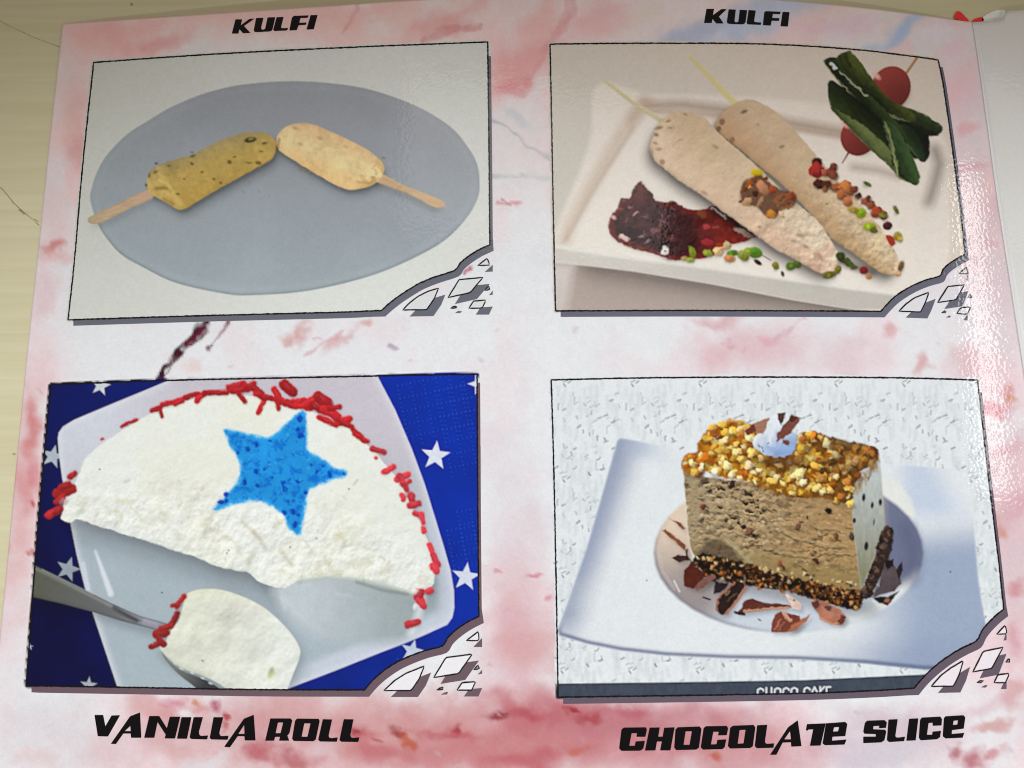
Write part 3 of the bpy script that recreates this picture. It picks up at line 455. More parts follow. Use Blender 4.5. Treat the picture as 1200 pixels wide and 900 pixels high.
ell(893.5, 220, 9, 4.8, 1.05, (186, 132, 98), k_nut, 1.3, 1, .45); ell(875.5, 236, 6.5, 4.6, -.6, (190, 150, 112), k_nut, 1.3, 1, .45); ell(891, 237, 7, 3, -1.0, (166, 128, 96), k_nut, 1.3); ell(904, 251, 5.5, 4, 1.2, (196, 134, 56), k_nut, 1.4)
for (a, b) in [((906, 236), (917, 228)), ((910, 242), (924, 232)), ((915, 245), (930, 241)), ((921, 229), (929, 225))]: caps([a, b], 2.6, (150, 98, 66), k_nut, w1=1.6)
for q in [(957, 189, 5.5, (64, 26, 24)), (957, 199, 8, (150, 48, 44)), (967, 203, 4, (160, 84, 66)), (974, 201, 6, (126, 70, 52)), (977, 195, 4, (110, 60, 46)), (959, 215, 6, (72, 36, 30)), (969, 216, 6, (84, 42, 32)), (977, 206, 5, (120, 66, 50)), (979, 219, 6, (150, 90, 56)), (990, 218, 7, (182, 112, 64)), (986, 229, 5, (166, 100, 60)), (996, 225, 5, (130, 74, 46)), (1001, 221, 4, (116, 66, 44)), (993, 236, 5, (176, 106, 66)), (1005, 230, 4, (110, 56, 40)), (1007, 228, 2, (60, 26, 26)), (1014, 235, 5, (150, 90, 62)), (1020, 240, 5, (140, 80, 54)), (1027, 248, 7, (156, 72, 44)), (1035, 252, 5, (120, 90, 40)), (1018, 232, 3, (96, 56, 40)), (966, 222, 3, (140, 84, 52))]:
    ell(q[0]+.5, q[1]+1.5, q[2]*1.15, q[2], 0, (84, 50, 34), k_nut2, 2.4, .8, 0); chunk(q[0], q[1], q[2]*1.2, q[3], rs, k_nut2)
ell(991, 220, 6.5, 4, 1.1, (192, 122, 70), k_nut2, 1.4, 1, .4); ell(994, 235, 5.5, 3, -.5, (184, 116, 76), k_nut2, 1.4, 1, .4)
ell(1040, 264.5, 5.6, 5.4, 0, (84, 34, 44), k_nut2, 1.3, 1, .7); poly([(1038, 276), (1045, 277), (1050, 285), (1044, 289), (1041, 284)], ink((168, 62, 46), 1043, 282), 1.4, True, k_nut2)
ell(1012, 317, 5, 4.8, 0, (160, 44, 50), k_nut2, 1.3, 1, .6); ell(1018, 324.5, 4, 3.4, .2, (196, 146, 96), k_nut2)
PIS = [(1016, 216, 5.5, 2.6, .5, (82, 90, 30)), (1050, 246, 3, 5.4, -.5, (96, 108, 52)), (1009, 250, 6.5, 6, 0, (146, 156, 34)), (1000, 246, 7, 3.6, .3, (166, 140, 60)), (1019, 266, 8, 4.6, .1, (148, 158, 48)), (1024, 270, 5, 3, .2, (96, 90, 44)), (1052, 277, 5.5, 5.5, 0, (142, 142, 56)), (1055, 280, 3, 4, 0, (172, 160, 74)), (1035, 253, 5, 2.4, .1, (128, 128, 52)), (990, 305, 7, 4, .2, (78, 98, 38)), (985, 300, 6, 5, 0, (58, 70, 32)), (995, 309, 5, 4, .6, (68, 90, 40)), (1000, 313, 5, 3, .2, (100, 116, 60)), (972, 322, 9, 4, -.2, (108, 100, 48)), (982, 316, 4, 5, .3, (116, 120, 52)), (926, 312, 5.5, 5, 0, (92, 116, 42)), (934, 310, 5, 4, .3, (88, 100, 44)), (909, 311.5, 4, 5, -.4, (124, 138, 50)), (885, 296, 8.5, 6.5, .2, (98, 140, 40)), (877, 295, 6, 5, 0, (130, 150, 60)), (873, 301, 6, 6, .4, (134, 146, 62)), (868, 298, 4, 5, .3, (150, 158, 76)), (858, 297, 7, 4, -.1, (96, 124, 38)), (852, 288, 5, 5, 0, (196, 170, 128)), (842, 295, 6.5, 6, .2, (214, 184, 152)), (855, 303, 7, 4.6, .2, (188, 142, 84)), (811, 296, 3.6, 8, -.35, (132, 146, 50)), (829, 297, 6.5, 4, .6, (150, 160, 62)), (802, 303, 4, 2.4, -.2, (178, 150, 100)), (809, 305, 5, 3, .2, (150, 164, 70)), (848, 291, 3, 3, 0, (222, 170, 120)), (1056, 312, 3.4, 7, .3, (120, 98, 66)), (1052, 321, 4, 3, 0, (200, 150, 116))]
for i, q in enumerate(PIS): cast([(q[0]+q[2]*math.cos(t), q[1]+q[3]*math.sin(t)) for t in np.linspace(0, 5.4, 7)], 0, 2, 1, .35); k_pis = part(1, 'pistachio_crumb'); ell(*q, k_pis, 1.5, 1, .45); chunk(q[0]+rs.uniform(-2, 2), q[1]+rs.uniform(-1.5, 1.5), min(q[2], q[3])*.7, tuple(min(255, int(v*rs.uniform(.85, 1.3))) for v in q[5]), rs, k_pis, 1.6)
ell(888, 307.5, 5.5, 2.6, .6, (70, 44, 36), part(1, 'seed')); ell(917, 321, 2, 3.6, -.3, (96, 84, 66), part(1, 'seed')); caps([(893, 299), (903, 305)], 1.4, (110, 84, 66), alpha=.8); band([(985, 308), (1005, 314), (1022, 320)], 8, (70, 48, 32), .6, 8)

# ================= picture 3: slice with a blue star on a starry napkin
GAM[:] = [1.0, 0]; w = panel(2); x, y = GX[w], GY[w]
gn = grad((6, 14, 60), (60, 700), (4, 48, 164), (530, 520)); n = fbm(x, y, 40, 3, 81)
tex = .5*np.sin((x*.92+y*.38)*1.55)*np.sin((y*.92-x*.38)*1.55)
put(w, np.ones(x.shape), gn(x, y)*(1 + .35*(n-.5) + .12*tex)[..., None])
for bx, by, nx_, ny_ in [(466, 452, 6, 5), (510, 458, 3, 7), (524, 622, 4, 4), (466, 772, 4, 2), (536, 600, 2, 5)]:      # embossed dotted squares of the napkin
    for i in range(nx_):
        for j in range(ny_):
            ox, oy = bx + i*15 + j*3, by + j*15 - i*3
            for q in range(5):
                for ddx, ddy in ((q*2.6, -q*.5), (q*.5, q*2.6)): ell(ox+ddx, oy+ddy, .9, .9, 0, (10, 36, 130) if (q % 2) else (34, 84, 196), soft=1.2, alpha=.5, k=0)
def star(cx, cy, R, rot, rgb, lab, inner=.42, alpha=1.0):
    P = [(cx + (R if i % 2 == 0 else R*inner)*math.sin(rot + i*math.pi/5), cy - (R if i % 2 == 0 else R*inner)*math.cos(rot + i*math.pi/5)) for i in range(10)]
    poly(P, lambda x, y, d: ink(rgb, cx, np.clip(cy, 445, 800))*(1 + .16*(fbm(x, y, 4, 2, 83)-.5))[..., None], 1.2, False, lab, alpha)
for q in [(510.5, 534, 17.5, .1, (222, 228, 238)), (546, 676, 17, .12, (214, 222, 236)), (561, 450, 13, -.3, (220, 224, 232)), (118, 452, 12, .2, (206, 212, 216)), (62, 535, 14, .25, (176, 186, 196)), (80, 667, 15, .3, (150, 160, 172)), (104, 803, 10, .1, (170, 178, 190)), (483, 763, 14, .25, (196, 208, 226)), (35, 758, 4, 0, (170, 180, 196))]: star(*q, part(2, 'napkin_star'))
k_plate3 = part(2, 'plate', 'white rounded square plate under the slice')
PL3 = [(68, 514), (69, 507), (74, 500), (87, 492), (130, 474), (170, 457.5), (195, 447), (205, 430), (440, 425), (443, 442), (463, 480), (483, 527), (498, 568), (510, 607), (520, 640), (528, 668), (532, 692), (532.5, 712), (530, 724), (524, 732), (500, 743), (480, 751.5), (440, 767), (390, 787), (340, 806), (320, 818), (142, 818), (137, 803), (125, 767), (110, 722), (100, 690), (90, 650), (82, 610), (73, 560), (69, 530)]
def pl3(x, y, d):
    top = ink((202, 197, 206), 420, 480); lowc = ink((172, 186, 194), 300, 760); left = ink((208, 213, 222), 90, 520)
    t = sm(500, 640, y)[..., None]; c = top*(1-t) + lowc*t
    l = sm(230, 90, x)[..., None]*sm(640, 480, y)[..., None]; c = c*(1-l) + left*l
    c = c*(1 + .05*(fbm(x, y, 60, 2, 84)-.5))[..., None]
    e = np.exp(-(d/5.5)**2)[..., None]*.55; c = c*(1-e) + ink((230, 231, 238), 520, 640)*e
    r = (sm(26, 12, d)*sm(330, 380, x)*sm(560, 640, y))[..., None]*.6; return c*(1-r) + ink((216, 222, 236), 520, 680)*r
poly(PL3, pl3, 1.4, False, k_plate3)
caps([(112, 646), (120, 668), (130, 696)], 3, (226, 232, 240), alpha=.8, soft=3, w1=7, k=0); caps([(98, 660), (104, 690)], 3, (226, 230, 242), alpha=.6, soft=4, k=0)
ICE = [(72, 607), (75, 592), (79, 580), (90, 563), (96, 546), (105, 533), (120, 520), (147, 502), (180, 483.5), (207, 473), (240, 464), (273, 462), (310, 467), (333, 473), (367, 483), (388, 493), (410, 503), (437, 528), (463, 558), (483, 594), (497, 622), (506, 650), (510, 672), (506, 687), (492, 692), (483, 692), (457, 685), (427, 678), (383, 675), (353, 679), (336, 688), (320, 687.5), (303, 681), (290, 671), (268, 667), (247, 661), (230, 653), (213, 648), (190, 640), (173, 634), (152, 628), (133, 622), (110, 615), (92, 608.5), (84, 612), (77, 611)]
cast(ICE, 8, 24, 12, .34); cast(ICE, 3, 8, 4, .25)
k_side = part(2, 'melted_side', 'shaded greyish front of the slice')
poly([(322, 688), (353, 672), (383, 668), (427, 672), (470, 683), (492, 692), (500, 700), (492, 722), (484, 742), (462, 752), (420, 752), (370, 745), (338, 720), (326, 704)], lambda x, y, d: grad((196, 206, 211), (360, 700), (160, 172, 174), (470, 712))(x, y)*(1 + .10*(fbm(x, y, 16, 3, 85)-.5))[..., None], 16, True, k_side, .95)
caps([(353, 679), (383, 674), (427, 678), (460, 686), (482, 693)], 8, (206, 216, 206), k_side, soft=4, k=.3); caps([(418, 682), (450, 692), (478, 696)], 3, (116, 120, 108), alpha=.6, soft=4)
caps([(494, 700), (490, 722), (482, 742)], 9, (218, 224, 228), alpha=.8, soft=7, k=0); caps([(330, 700), (334, 712)], 4, (206, 216, 220), alpha=.6, soft=5, k=0); caps([(395, 696), (410, 698)], 4, (196, 206, 206), alpha=.6, soft=4, k=0)
k_ice = part(2, 'ice_cream_slice', 'half moon slice of white ice cream')
def icec(x, y, d):
    base = ink((236, 239, 231), 250, 560); yl = ink((234, 234, 216), 250, 640); gr = ink((230, 234, 228), 400, 560)
    lowb = sm(62, 150, (y - 470) - .0016*(x-250)**2*.8 + .18*(250-x).clip(0))      # the crumbly lower half
    h = fbm(x, y, 26, 4, 86, .55); gy, gx = np.gradient(h); h2 = fbm(x, y, 9, 3, 88, .5); hy, hx = np.gradient(h2)
    m = (sm(.42, .68, fbm(x, y, 60, 3, 89))*.5)[..., None]
    c = base*(1-m) + yl*m*.9 + base*m*.1
    r = (sm(380, 470, x)*.5)[..., None]; c = c*(1-r) + gr*r
    amp = (.12 + 1.0*lowb)
    sh = 1 + amp*(-1.7*gx - 3.0*gy) + amp*(-.25*hx - .4*hy)
    pit = sm(.60, .76, fbm(x*1.0 + y*.35, y, 15, 4, 90, .6))*lowb*.42
    c = c*np.clip(sh, .72, 1.14)[..., None]
    c = c*(1-pit)[..., None] + ink((204, 200, 168), 250, 630)*pit[..., None]
    return c*(1 - .10*np.exp(-d/3.5)*sm(560, 640, y))[..., None]
poly(ICE, icec, 1.5, True, k_ice, rag=1.3, rs=6)
rs = random.Random(12)
for (a, b, wd, al, rgb) in [((284, 612), (298, 624), 3.5, .7, (176, 164, 120)), ((298, 624), (310, 640), 4.5, .7, (168, 150, 108)), ((262, 628), (268, 630), 5, .6, (190, 172, 110)), ((276, 636), (282, 648), 4, .5, (188, 180, 140)), ((291, 660), (296, 650), 6, .6, (176, 168, 116)), ((332, 648), (342, 662), 4.5, .65, (178, 166, 118)), ((380, 650), (384, 660), 4, .45, (182, 178, 140)), ((396, 626), (404, 634), 5, .6, (196, 186, 120)), ((405, 618), (416, 617), 4, .45, (200, 190, 150)), ((240, 624), (246, 620), 4, .5, (170, 160, 126)), ((144, 588), (154, 586), 5, .55, (206, 196, 128)), ((136, 600), (142, 606), 5, .5, (198, 190, 130)), ((188, 598), (192, 602), 4, .5, (186, 178, 120)), ((330, 668), (334, 670), 5, .4, (206, 198, 120)), ((215, 640), (226, 644), 4, .4, (180, 176, 140)), ((196, 618), (208, 626), 4, .35, (190, 186, 150)), ((430, 656), (436, 660), 3, .4, (176, 172, 140)), ((360, 640), (372, 652), 3, .35, (186, 182, 150)), ((160, 600), (170, 612), 3, .35, (190, 186, 150)), ((120, 590), (130, 600), 4, .35, (196, 192, 156)), ((350, 682), (354, 676), 5, .5, (150, 156, 140)), ((390, 598), (398, 588), 3, .4, (190, 184, 140))]:
    caps([a, ((a[0]+b[0])/2 + rs.uniform(-2, 2), (a[1]+b[1])/2), b], wd*.8, rgb, alpha=al*.75, soft=5.5, k=.25)
for _ in range(70):
    sx, sy = rs.uniform(90, 480), rs.uniform(560, 680)
    if LAB[int(sy)-Y0, int(sx)-X0] == k_ice: caps([(sx, sy), (sx+rs.uniform(-5, 5), sy+rs.uniform(1, 6))], rs.uniform(1, 2.6), rs.choice([(176, 166, 122), (190, 184, 148), (162, 150, 110)]), alpha=rs.uniform(.15, .4), soft=2.6, k=.2)
for q in [(117, 550), (268, 645), (266, 648), (409, 573), (340, 641), (371, 631)]: ell(q[0], q[1], 1.2, 1, 0, (110, 104, 84), alpha=.8)
k_blue = part(2, 'blue_star', 'bright blue star set into the slice')
ST = [(262.5, 503.5), (275, 504), (292, 508), (305, 511), (315, 512), (326, 505), (338, 494), (347, 485), (356.5, 480.5), (359.5, 492), (361, 508), (361, 527), (372, 534), (386, 543), (394, 549), (402, 550), (408, 553.5), (404, 559.5), (394, 561), (380, 567), (366, 572), (361, 577), (359, 590), (356, 608), (352, 627), (345, 625), (338, 618), (333, 606), (322, 596), (307, 588.5), (290, 588), (272, 592), (256, 598), (249.5, 597), (258, 588), (270, 575), (279, 562), (282, 548), (276, 534), (268, 520)]
def stc(x, y, d):
    n = fbm(x, y, 7, 4, 91, .6); n2 = fbm(x, y, 26, 3, 92)
    c = ink((36, 152, 228), 320, 550)*(.82 + .36*n2)[..., None]
    p = sm(.50, .72, n)[..., None]*.85; c = c*(1-p) + ink((4, 108, 206), 320, 560)*p
    e = np.exp(-(d/2.6)**2)[..., None]*.6; return c*(1-e) + ink((110, 208, 246), 300, 520)*e
cast(ST, 0, 0, 2, .0)
poly(ST, ink((170, 226, 240), 320, 540), 5, True, None, .55, rag=1.0, rs=5, n=3)
poly(ST, stc, 2.6, True, k_blue, rag=1.5, rs=5, n=3)
for (sx, sy, a, b) in [(352, 491, 4.4, 3.6), (353, 510, 3, 4), (349, 503, 3, 2), (386, 555, 5, 3.4), (332, 567, 3.4, 4), (334, 573, 3.6, 3.4), (350, 564, 3.6, 4), (286, 565, 4, 2.6), (302, 570, 3, 2.4), (265, 580, 4, 4), (259, 588, 4, 2.4), (343, 600, 4.2, 4), (334, 600, 3.4, 3), (346, 615, 3, 4), (310, 549, 2.6, 2), (301, 552, 2.6, 3), (279, 531, 1.8, 2.4), (317, 517, 2, 1.6), (358, 577, 3, 2.4), (372, 552, 3, 2), (402, 555, 2.6, 2), (339, 562, 2, 1.6), (344, 586, 2, 1.6), (290, 527, 4, 2.4), (300, 522, 3, 3), (338, 588, 2, 1.4), (349, 603, 2, 2), (266, 587, 3, 2), (365, 545, 2, 2), (378, 546, 2, 1.6), (318, 560, 2, 2)]:
    chunk(sx, sy, max(a, b), (0, 70, 176), rs, None, 1.8, k=.25, asp=min(a, b)/max(a, b))
for _ in range(150):
    sx, sy = rs.uniform(255, 402), rs.uniform(486, 622)
    if LAB[int(sy)-Y0, int(sx)-X0] == k_blue: ell(sx, sy, rs.uniform(.7, 2), rs.uniform(.6, 1.4), rs.uniform(0, 3), rs.choice([(0, 112, 210), (2, 96, 196), (70, 178, 240)]), alpha=rs.uniform(.3, .8), soft=1.4, k=.2)
SPR = [((178, 481), (188, 478), 6), ((187, 480), (190, 488), 5), ((190, 474), (206, 471), 6.5), ((201, 472), (219, 466), 6), ((217, 466), (233, 462), 6.5), ((231, 470), (240, 461), 7), ((240, 461), (266, 460), 7), ((205, 474), (214, 470), 5), ((268, 454), (286, 449.5), 8.5), ((272, 458), (290, 456), 8), ((288, 453), (298, 450), 7.5), ((297, 455), (307, 462), 9), ((300, 462), (312, 466), 7), ((280.5, 462), (287.5, 471), 6.5), ((312, 465), (303, 484), 6.5), ((305, 464), (318, 467), 7), ((321.5, 456), (328, 470), 8), ((333, 451), (343, 459), 13), ((324, 468), (338, 472), 9), ((326, 472), (326.7, 479), 6), ((333, 472.5), (347, 476.5), 7), ((343, 470), (357, 469), 7), ((348, 475), (363, 478), 8), ((360, 474), (372, 464), 10), ((373, 465), (384, 472), 13), ((366, 475), (382, 482), 10), ((380, 480), (396, 489), 10), ((386, 478), (398, 477), 7.5), ((374, 489), (394, 498), 7.2), ((398, 495), (409, 491), 9), ((396, 492), (412, 500), 7), ((413, 503), (427, 516), 7), ((415, 508), (431, 517), 6), ((436.5, 526), (450, 530), 7.5), ((440, 536), (441, 536.5), 4.5), ((450, 553.5), (461, 547), 7.5), ((465, 562), (478, 556), 8), ((468, 558), (476.5, 573), 8), ((470, 567), (480, 564), 6), ((471, 580.5), (473, 585), 7.5), ((481, 580), (483, 585), 8.5), ((480, 592.5), (491, 590), 8), ((486, 601.5), (494.5, 603), 7), ((494.5, 603), (496, 612), 6), ((496, 619), (497, 623), 6.5), ((503, 638), (508, 650), 6.5), ((508, 650), (513, 662), 8), ((507, 664), (511, 669), 9), ((490, 694), (495, 708), 9), ((494, 694), (489, 700), 9), ((490, 704), (497, 711), 7), ((502, 693), (505, 692), 8), ((478, 732), (489, 729), 9.5), ((143, 500), (160, 492), 4.5), ((119, 515), (121, 514), 3), ((82, 559), (87.5, 555), 8), ((68, 578), (84, 573), 13), ((72, 572), (80, 568), 9), ((66, 588), (74, 582), 7), ((57, 604), (69, 598), 9), ((65, 600), (71, 596), 8), ((207, 711), (216, 698.5), 7), ((202, 710), (205, 709), 5.5), ((197, 737), (208, 719), 7.5), ((184, 743), (194, 741), 11), ((186, 748), (192, 755), 8), ((177, 758), (186, 754), 6.5), ((189, 737), (200, 734), 7)]
for i, (a, b, wd) in enumerate(SPR):
    if i < 53: cast([(a[0]-wd/2, a[1]), (b[0]+wd/2, b[1]), (b[0], b[1]+wd/2), (a[0], a[1]+wd/2)], 1, 2, 1, .12, False)
# spoon with its scoop
k_spoon = part(2, 'spoon', 'steel spoon handle over the napkin'); k_scoop = part(2, 'scoop', 'scoop of ice cream on the spoon')
cast([(42, 663), (133, 708), (190, 730), (190, 740), (110, 718), (40, 700)], 2, 8, 5, .35)
poly([(30, 657), (42, 663), (83, 683), (133, 708), (165, 722), (187, 728), (198, 731), (196, 740), (186, 739), (167, 734), (140, 727), (110, 717.5), (75, 708), (38, 699.5), (30, 697)], lambda x, y, d: grad((92, 94, 84), (50, 680), (112, 114, 120), (170, 728))(x, y)*(1 + .7*np.exp(-((d-3)/2.0)**2)*sm(-4, 4, (665+(x-42)*.47) + 10 - y) - .35*np.exp(-d/2.0)*sm(0, 8, y-(672+(x-42)*.42)))[..., None], 1.4, False, k_spoon)
caps([(134, 712), (160, 727)], 5, (40, 44, 52), alpha=.7, soft=4); caps([(170, 729), (184, 733)], 6, (168, 164, 180), alpha=.7, soft=4); caps([(50, 668), (110, 697)], 1.6, (150, 156, 160), alpha=.6, soft=2)
SC = [(219, 696.5), (232.5, 691), (249, 690), (267, 693), (289, 701), (308, 711), (324, 724), (341, 742), (351, 759), (351, 771), (344, 789), (337, 806.5), (330, 816), (270, 816), (264, 806.5), (249, 797), (232, 790), (212, 782.5), (196, 770), (187, 759), (194, 753), (198, 742), (210, 726), (214, 712)]
cast(SC, 6, 6, 6, .25); cast(SC, -3, 6, 5, .25)
poly([(188, 758), (196, 772), (212, 785), (232, 793), (249, 801), (262, 812), (240, 812), (222, 800), (205, 786), (192, 770)], grad((120, 124, 118), (205, 780), (60, 64, 66), (240, 803)), 1.6, True, k_spoon)
for q in [(213, 784), (226, 789), (238, 795), (247, 801), (206, 778)]: ell(q[0], q[1], 2.4, 1, .4, (220, 226, 226), soft=1.4, alpha=.8)
def scc(x, y, d):
    c = grad((226, 229, 212), (240, 740), (235, 238, 230), (345, 765))(x, y); n = fbm(x, y, 34, 4, 95); gy, gx = np.gradient(n)
    dent = np.exp(-(((x-272)/26)**2 + ((y-718)/16)**2))*.16 + np.exp(-(((x-262)/14)**2 + ((y-744)/22)**2))*.10 + np.exp(-(((x-232)/8)**2 + ((y-757)/12)**2))*.10 + np.exp(-(((x-300)/18)**2 + ((y-760)/16)**2))*.07
    c = c*(1 - dent - 3.2*gy - 1.6*gx)[..., None]
    e = np.exp(-(d/7)**2)[..., None]; g = sm(730, 695, y)[..., None]; c = c*(1-.25*e*g) + ink((220, 222, 168), 255, 694)*.25*e*g
    return c*(1 - .28*np.exp(-d/5)*sm(745, 790, y)*sm(280, 220, x))[..., None]
poly(SC, scc, 1.8, True, k_scoop)
ell(318, 789, 4, 6.5, .3, (186, 186, 140), alpha=.9, soft=3, k=-.6); ell(313, 788, 2.6, 8, .25, (236, 238, 222), alpha=.5, soft=4, k=0)
ell(237.5, 774, 1.4, 1.2, 0, (150, 150, 128)); ell(190, 694.5, .9, .9, 0, (30, 34, 40))
for i, (a, b, wd) in enumerate(SPR):
    t = rs.uniform(.85, 1.1); red = (int(182*t), int(38*t), int(44*t)) if a[0] > 100 or a[1] > 690 else (int(180*t), int(44*t), int(44*t))
    if a[0] > 430: red = (int(204*t), int(62*t), int(72*t))
    if a[1] > 690 and a[0] < 230: red = (int(158*t), int(46*t), int(44*t))
    caps([a, ((a[0]+b[0])/2 + rs.uniform(-.8, .8), (a[1]+b[1])/2 + rs.uniform(-.8, .8)), b], wd, red, part(2, 'sprinkle'), 1.8, 1, .42)
    caps([(a[0]*.8+b[0]*.2, a[1]*.8+b[1]*.2 - wd*.18), (a[0]*.3+b[0]*.7, a[1]*.3+b[1]*.7 - wd*.18)], wd*.22, (min(255, int(red[0]*1.2)), red[1]+30, red[2]+30), alpha=.45, soft=2, k=0)
ell(75, 588, 5, 4, -.5, (196, 140, 140), alpha=.55, soft=3); ell(486, 693, 4, 3, 0, (228, 230, 226), alpha=.9, soft=2.4); ell(487, 712, 3, 4, 0, (226, 226, 226), alpha=.8, soft=2.4)

# ================= picture 4: slice of chocolate ice cream cake on a square plate
GAM[:] = [1.0, 0]; w = panel(3); x, y = GX[w], GY[w]
put(w, np.ones(x.shape), ink((229, 234, 236), 700, 480)*(1 + .05*(fbm(x*2.5, y*.5, 12, 2, 101)-.5))[..., None])
rs = random.Random(21); TILE = []
for _ in range(120):
    sx, sy = rs.uniform(0, 81), rs.uniform(0, 116); kind = rs.random()
    if kind < .34: seg = [(0, 0), (rs.uniform(1, 2.4), -rs.uniform(.2, 1.4)), (rs.uniform(2.6, 4.5), -rs.uniform(1, 3.2))]
    elif kind < .52: seg = [(0, 0), (rs.uniform(.3, 1.2), rs.uniform(1, 2)), (rs.uniform(.4, 2), rs.uniform(2.4, 4.4))]
    elif kind < .62: seg = [(0, 0), (-rs.uniform(.5, 1.2), 1), (-rs.uniform(.4, 1.4), rs.uniform(4, 9))]
    else: seg = [(0, 0), (rs.uniform(-1.5, 1.5), rs.uniform(4, 8)), (rs.uniform(-2, 2), rs.uniform(9, 20))]
    long = kind >= .62
    TILE.append((sx, sy, seg, rs.uniform(.9, 1.7) if not long else rs.uniform(1.6, 3.6), rs.choice([(104, 114, 118), (128, 138, 142), (150, 160, 164), (88, 96, 106)]) if not long else (198, 209, 213), rs.uniform(.35, .9) if not long else .5, 2.2 if not long else 4.5))
for ty in range(4):
    for tx in range(-1, 8):
        for (sx, sy, seg, wd, rgb, al, so) in TILE:
            px, py = 648 + tx*79.5 + sx*.98 - ty*1.0, 446 + ty*112 + sy*.965
            if 640 < px < 1190 and 440 < py < 806 and not (790 < px < 1000 and 560 < py < 720):
                caps([(px+a+1.2, py+b+1.6) for a, b in seg], wd, (236, 242, 242), alpha=al*.8, soft=2.4, k=0); caps([(px+a, py+b) for a, b in seg], wd, rgb, alpha=al, soft=so, k=0)
k_band = part(3, 'caption_band', 'dark slate strip with a cut off caption')
poly([(640, 801), (655, 801), (800, 799.3), (940, 797), (1080, 790.5), (1100, 789), (1100, 830), (640, 830)], lambda x, y, d: ink((66, 74, 88), 800, 805)*(.85 + .4*fbm(x*2, y, 8, 3, 104))[..., None], 1.4, False, k_band)
k_pl4 = part(3, 'plate', 'white square plate with a round well')
PL4 = [(723, 516), (727, 513), (743, 515.5), (800, 528), (900, 540), (1033, 544), (1067, 545), (1110, 549), (1134, 554), (1139, 574), (1142, 620), (1147, 680), (1155, 732), (1158, 760), (1130, 786), (1083, 785), (1013, 778), (933, 773.5), (855, 772.5), (780, 769), (727, 763), (687, 755), (655, 745), (653, 738), (657, 728), (673, 682), (687, 642), (700, 597)]
def pl4(x, y, d):
    c = np.broadcast_to(ink((229, 234, 237), 740, 660), x.shape+(3,)).copy()
    bl = ink((142, 160, 190), 1100, 690); b2 = ink((150, 164, 192), 1110, 740)
    t = (sm(980, 1090, x)*sm(600, 660, y + (x-1080)*.1))[..., None]*.85; c = c*(1-t) + bl*t
    t = (sm(900, 1080, x)*sm(730, 775, y))[..., None]*.7; c = c*(1-t) + b2*t
    t = (sm(1040, 1075, x)*sm(1125, 1080, x + (y-560)*-.55)*sm(620, 590, y))[..., None]*.75; c = c*(1-t) + ink((190, 204, 226), 1060, 580)*t
    le = (x - 723) + (y - 516)*.317                        # distance from the left rim
    wdt = 30 + 8*(fbm(x, y, 50, 2, 106)-.5)
    t = (sm(wdt+16, 4, le)*sm(770, 715, y))[..., None]*.85; c = c*(1-t) + ink((138, 150, 178), 690, 620)*t
    t = (sm(26, 4, y-(516+(x-724)*.2))*sm(800, 740, x)*sm(0, 20, le))[..., None]*.6; c = c*(1-t) + ink((172, 184, 206), 740, 520)*t
    t = np.exp(-((d-3.0)/2.6)**2)[..., None]*sm(728, 746, y)[..., None]*.85; c = c*(1-t) + ink((98, 108, 140), 800, 768)*t
    t = np.exp(-(d/1.6)**2)[..., None]*.5*sm(745, 700, y)[..., None]; c = c*(1-t) + ink((226, 232, 238), 720, 560)*t
    t = np.exp(-(((x-724)/60)**2 + ((y-700)/24)**2))[..., None]*.35; c = c*(1-t) + ink((228, 232, 232), 720, 700)*t
    return c*(1 + .03*(fbm(x, y, 40, 2, 107)-.5))[..., None]
poly(PL4, pl4, 1.8, False, k_pl4)
poly([(1034, 562), (1052, 566), (1066, 584), (1072, 604), (1060, 612), (1040, 617), (1034, 600)], ink((232, 234, 230), 1050, 595), 5, True)
k_well = part(3, 'well', 'round hollow of the plate')
WELL = [(924 + 158*math.cos(t)*(1.0 if math.cos(t) < 0 else 1.0), 648 + 94*math.sin(t)) for t in np.linspace(0, 2*math.pi, 40, endpoint=False)]
def wellc(x, y, d):
    tan = ink((226, 206, 184), 785, 630); gb = ink((156, 146, 146), 800, 700); wb = ink((206, 214, 224), 920, 722); sh = ink((112, 118, 144), 1060, 650)
    t = sm(610, 700, y)[..., None]; c = tan*(1-t) + gb*t
    t = sm(820, 880, x + (y-700)*.4)[..., None]*sm(650, 715, y)[..., None]; c = c*(1-t) + wb*t
    t = (sm(1015, 1045, x)*sm(705, 680, y - (x-1040)*-.4))[..., None]; c = c*(1-t) + sh*t
    t = (np.exp(-((d-5)/6.0)**2)*sm(940, 1010, x)*sm(660, 690, y))[..., None]*.95; c = c*(1-t) + ink((226, 230, 230), 1020, 720)*t
    t = np.exp(-(d/3.2)**2)[..., None]*(sm(930, 860, x)*sm(590, 660, y))[..., None]*.65; c = c*(1-t) + ink((110, 116, 134), 800, 690)*t
    return c
poly(WELL, wellc, 4, False, k_well)
caps([(790, 681), (796, 693)], 2, (226, 226, 224), alpha=.8, soft=2, k=0); caps([(770, 640), (776, 668), (790, 690)], 3, (206, 200, 200), alpha=.4, soft=4, k=0)
caps([(1062, 622), (1070, 648), (1066, 676)], 20, (92, 98, 126), alpha=.6, soft=18, k=0); caps([(880, 700), (900, 708)], 12, (190, 194, 206), alpha=.5, soft=10)
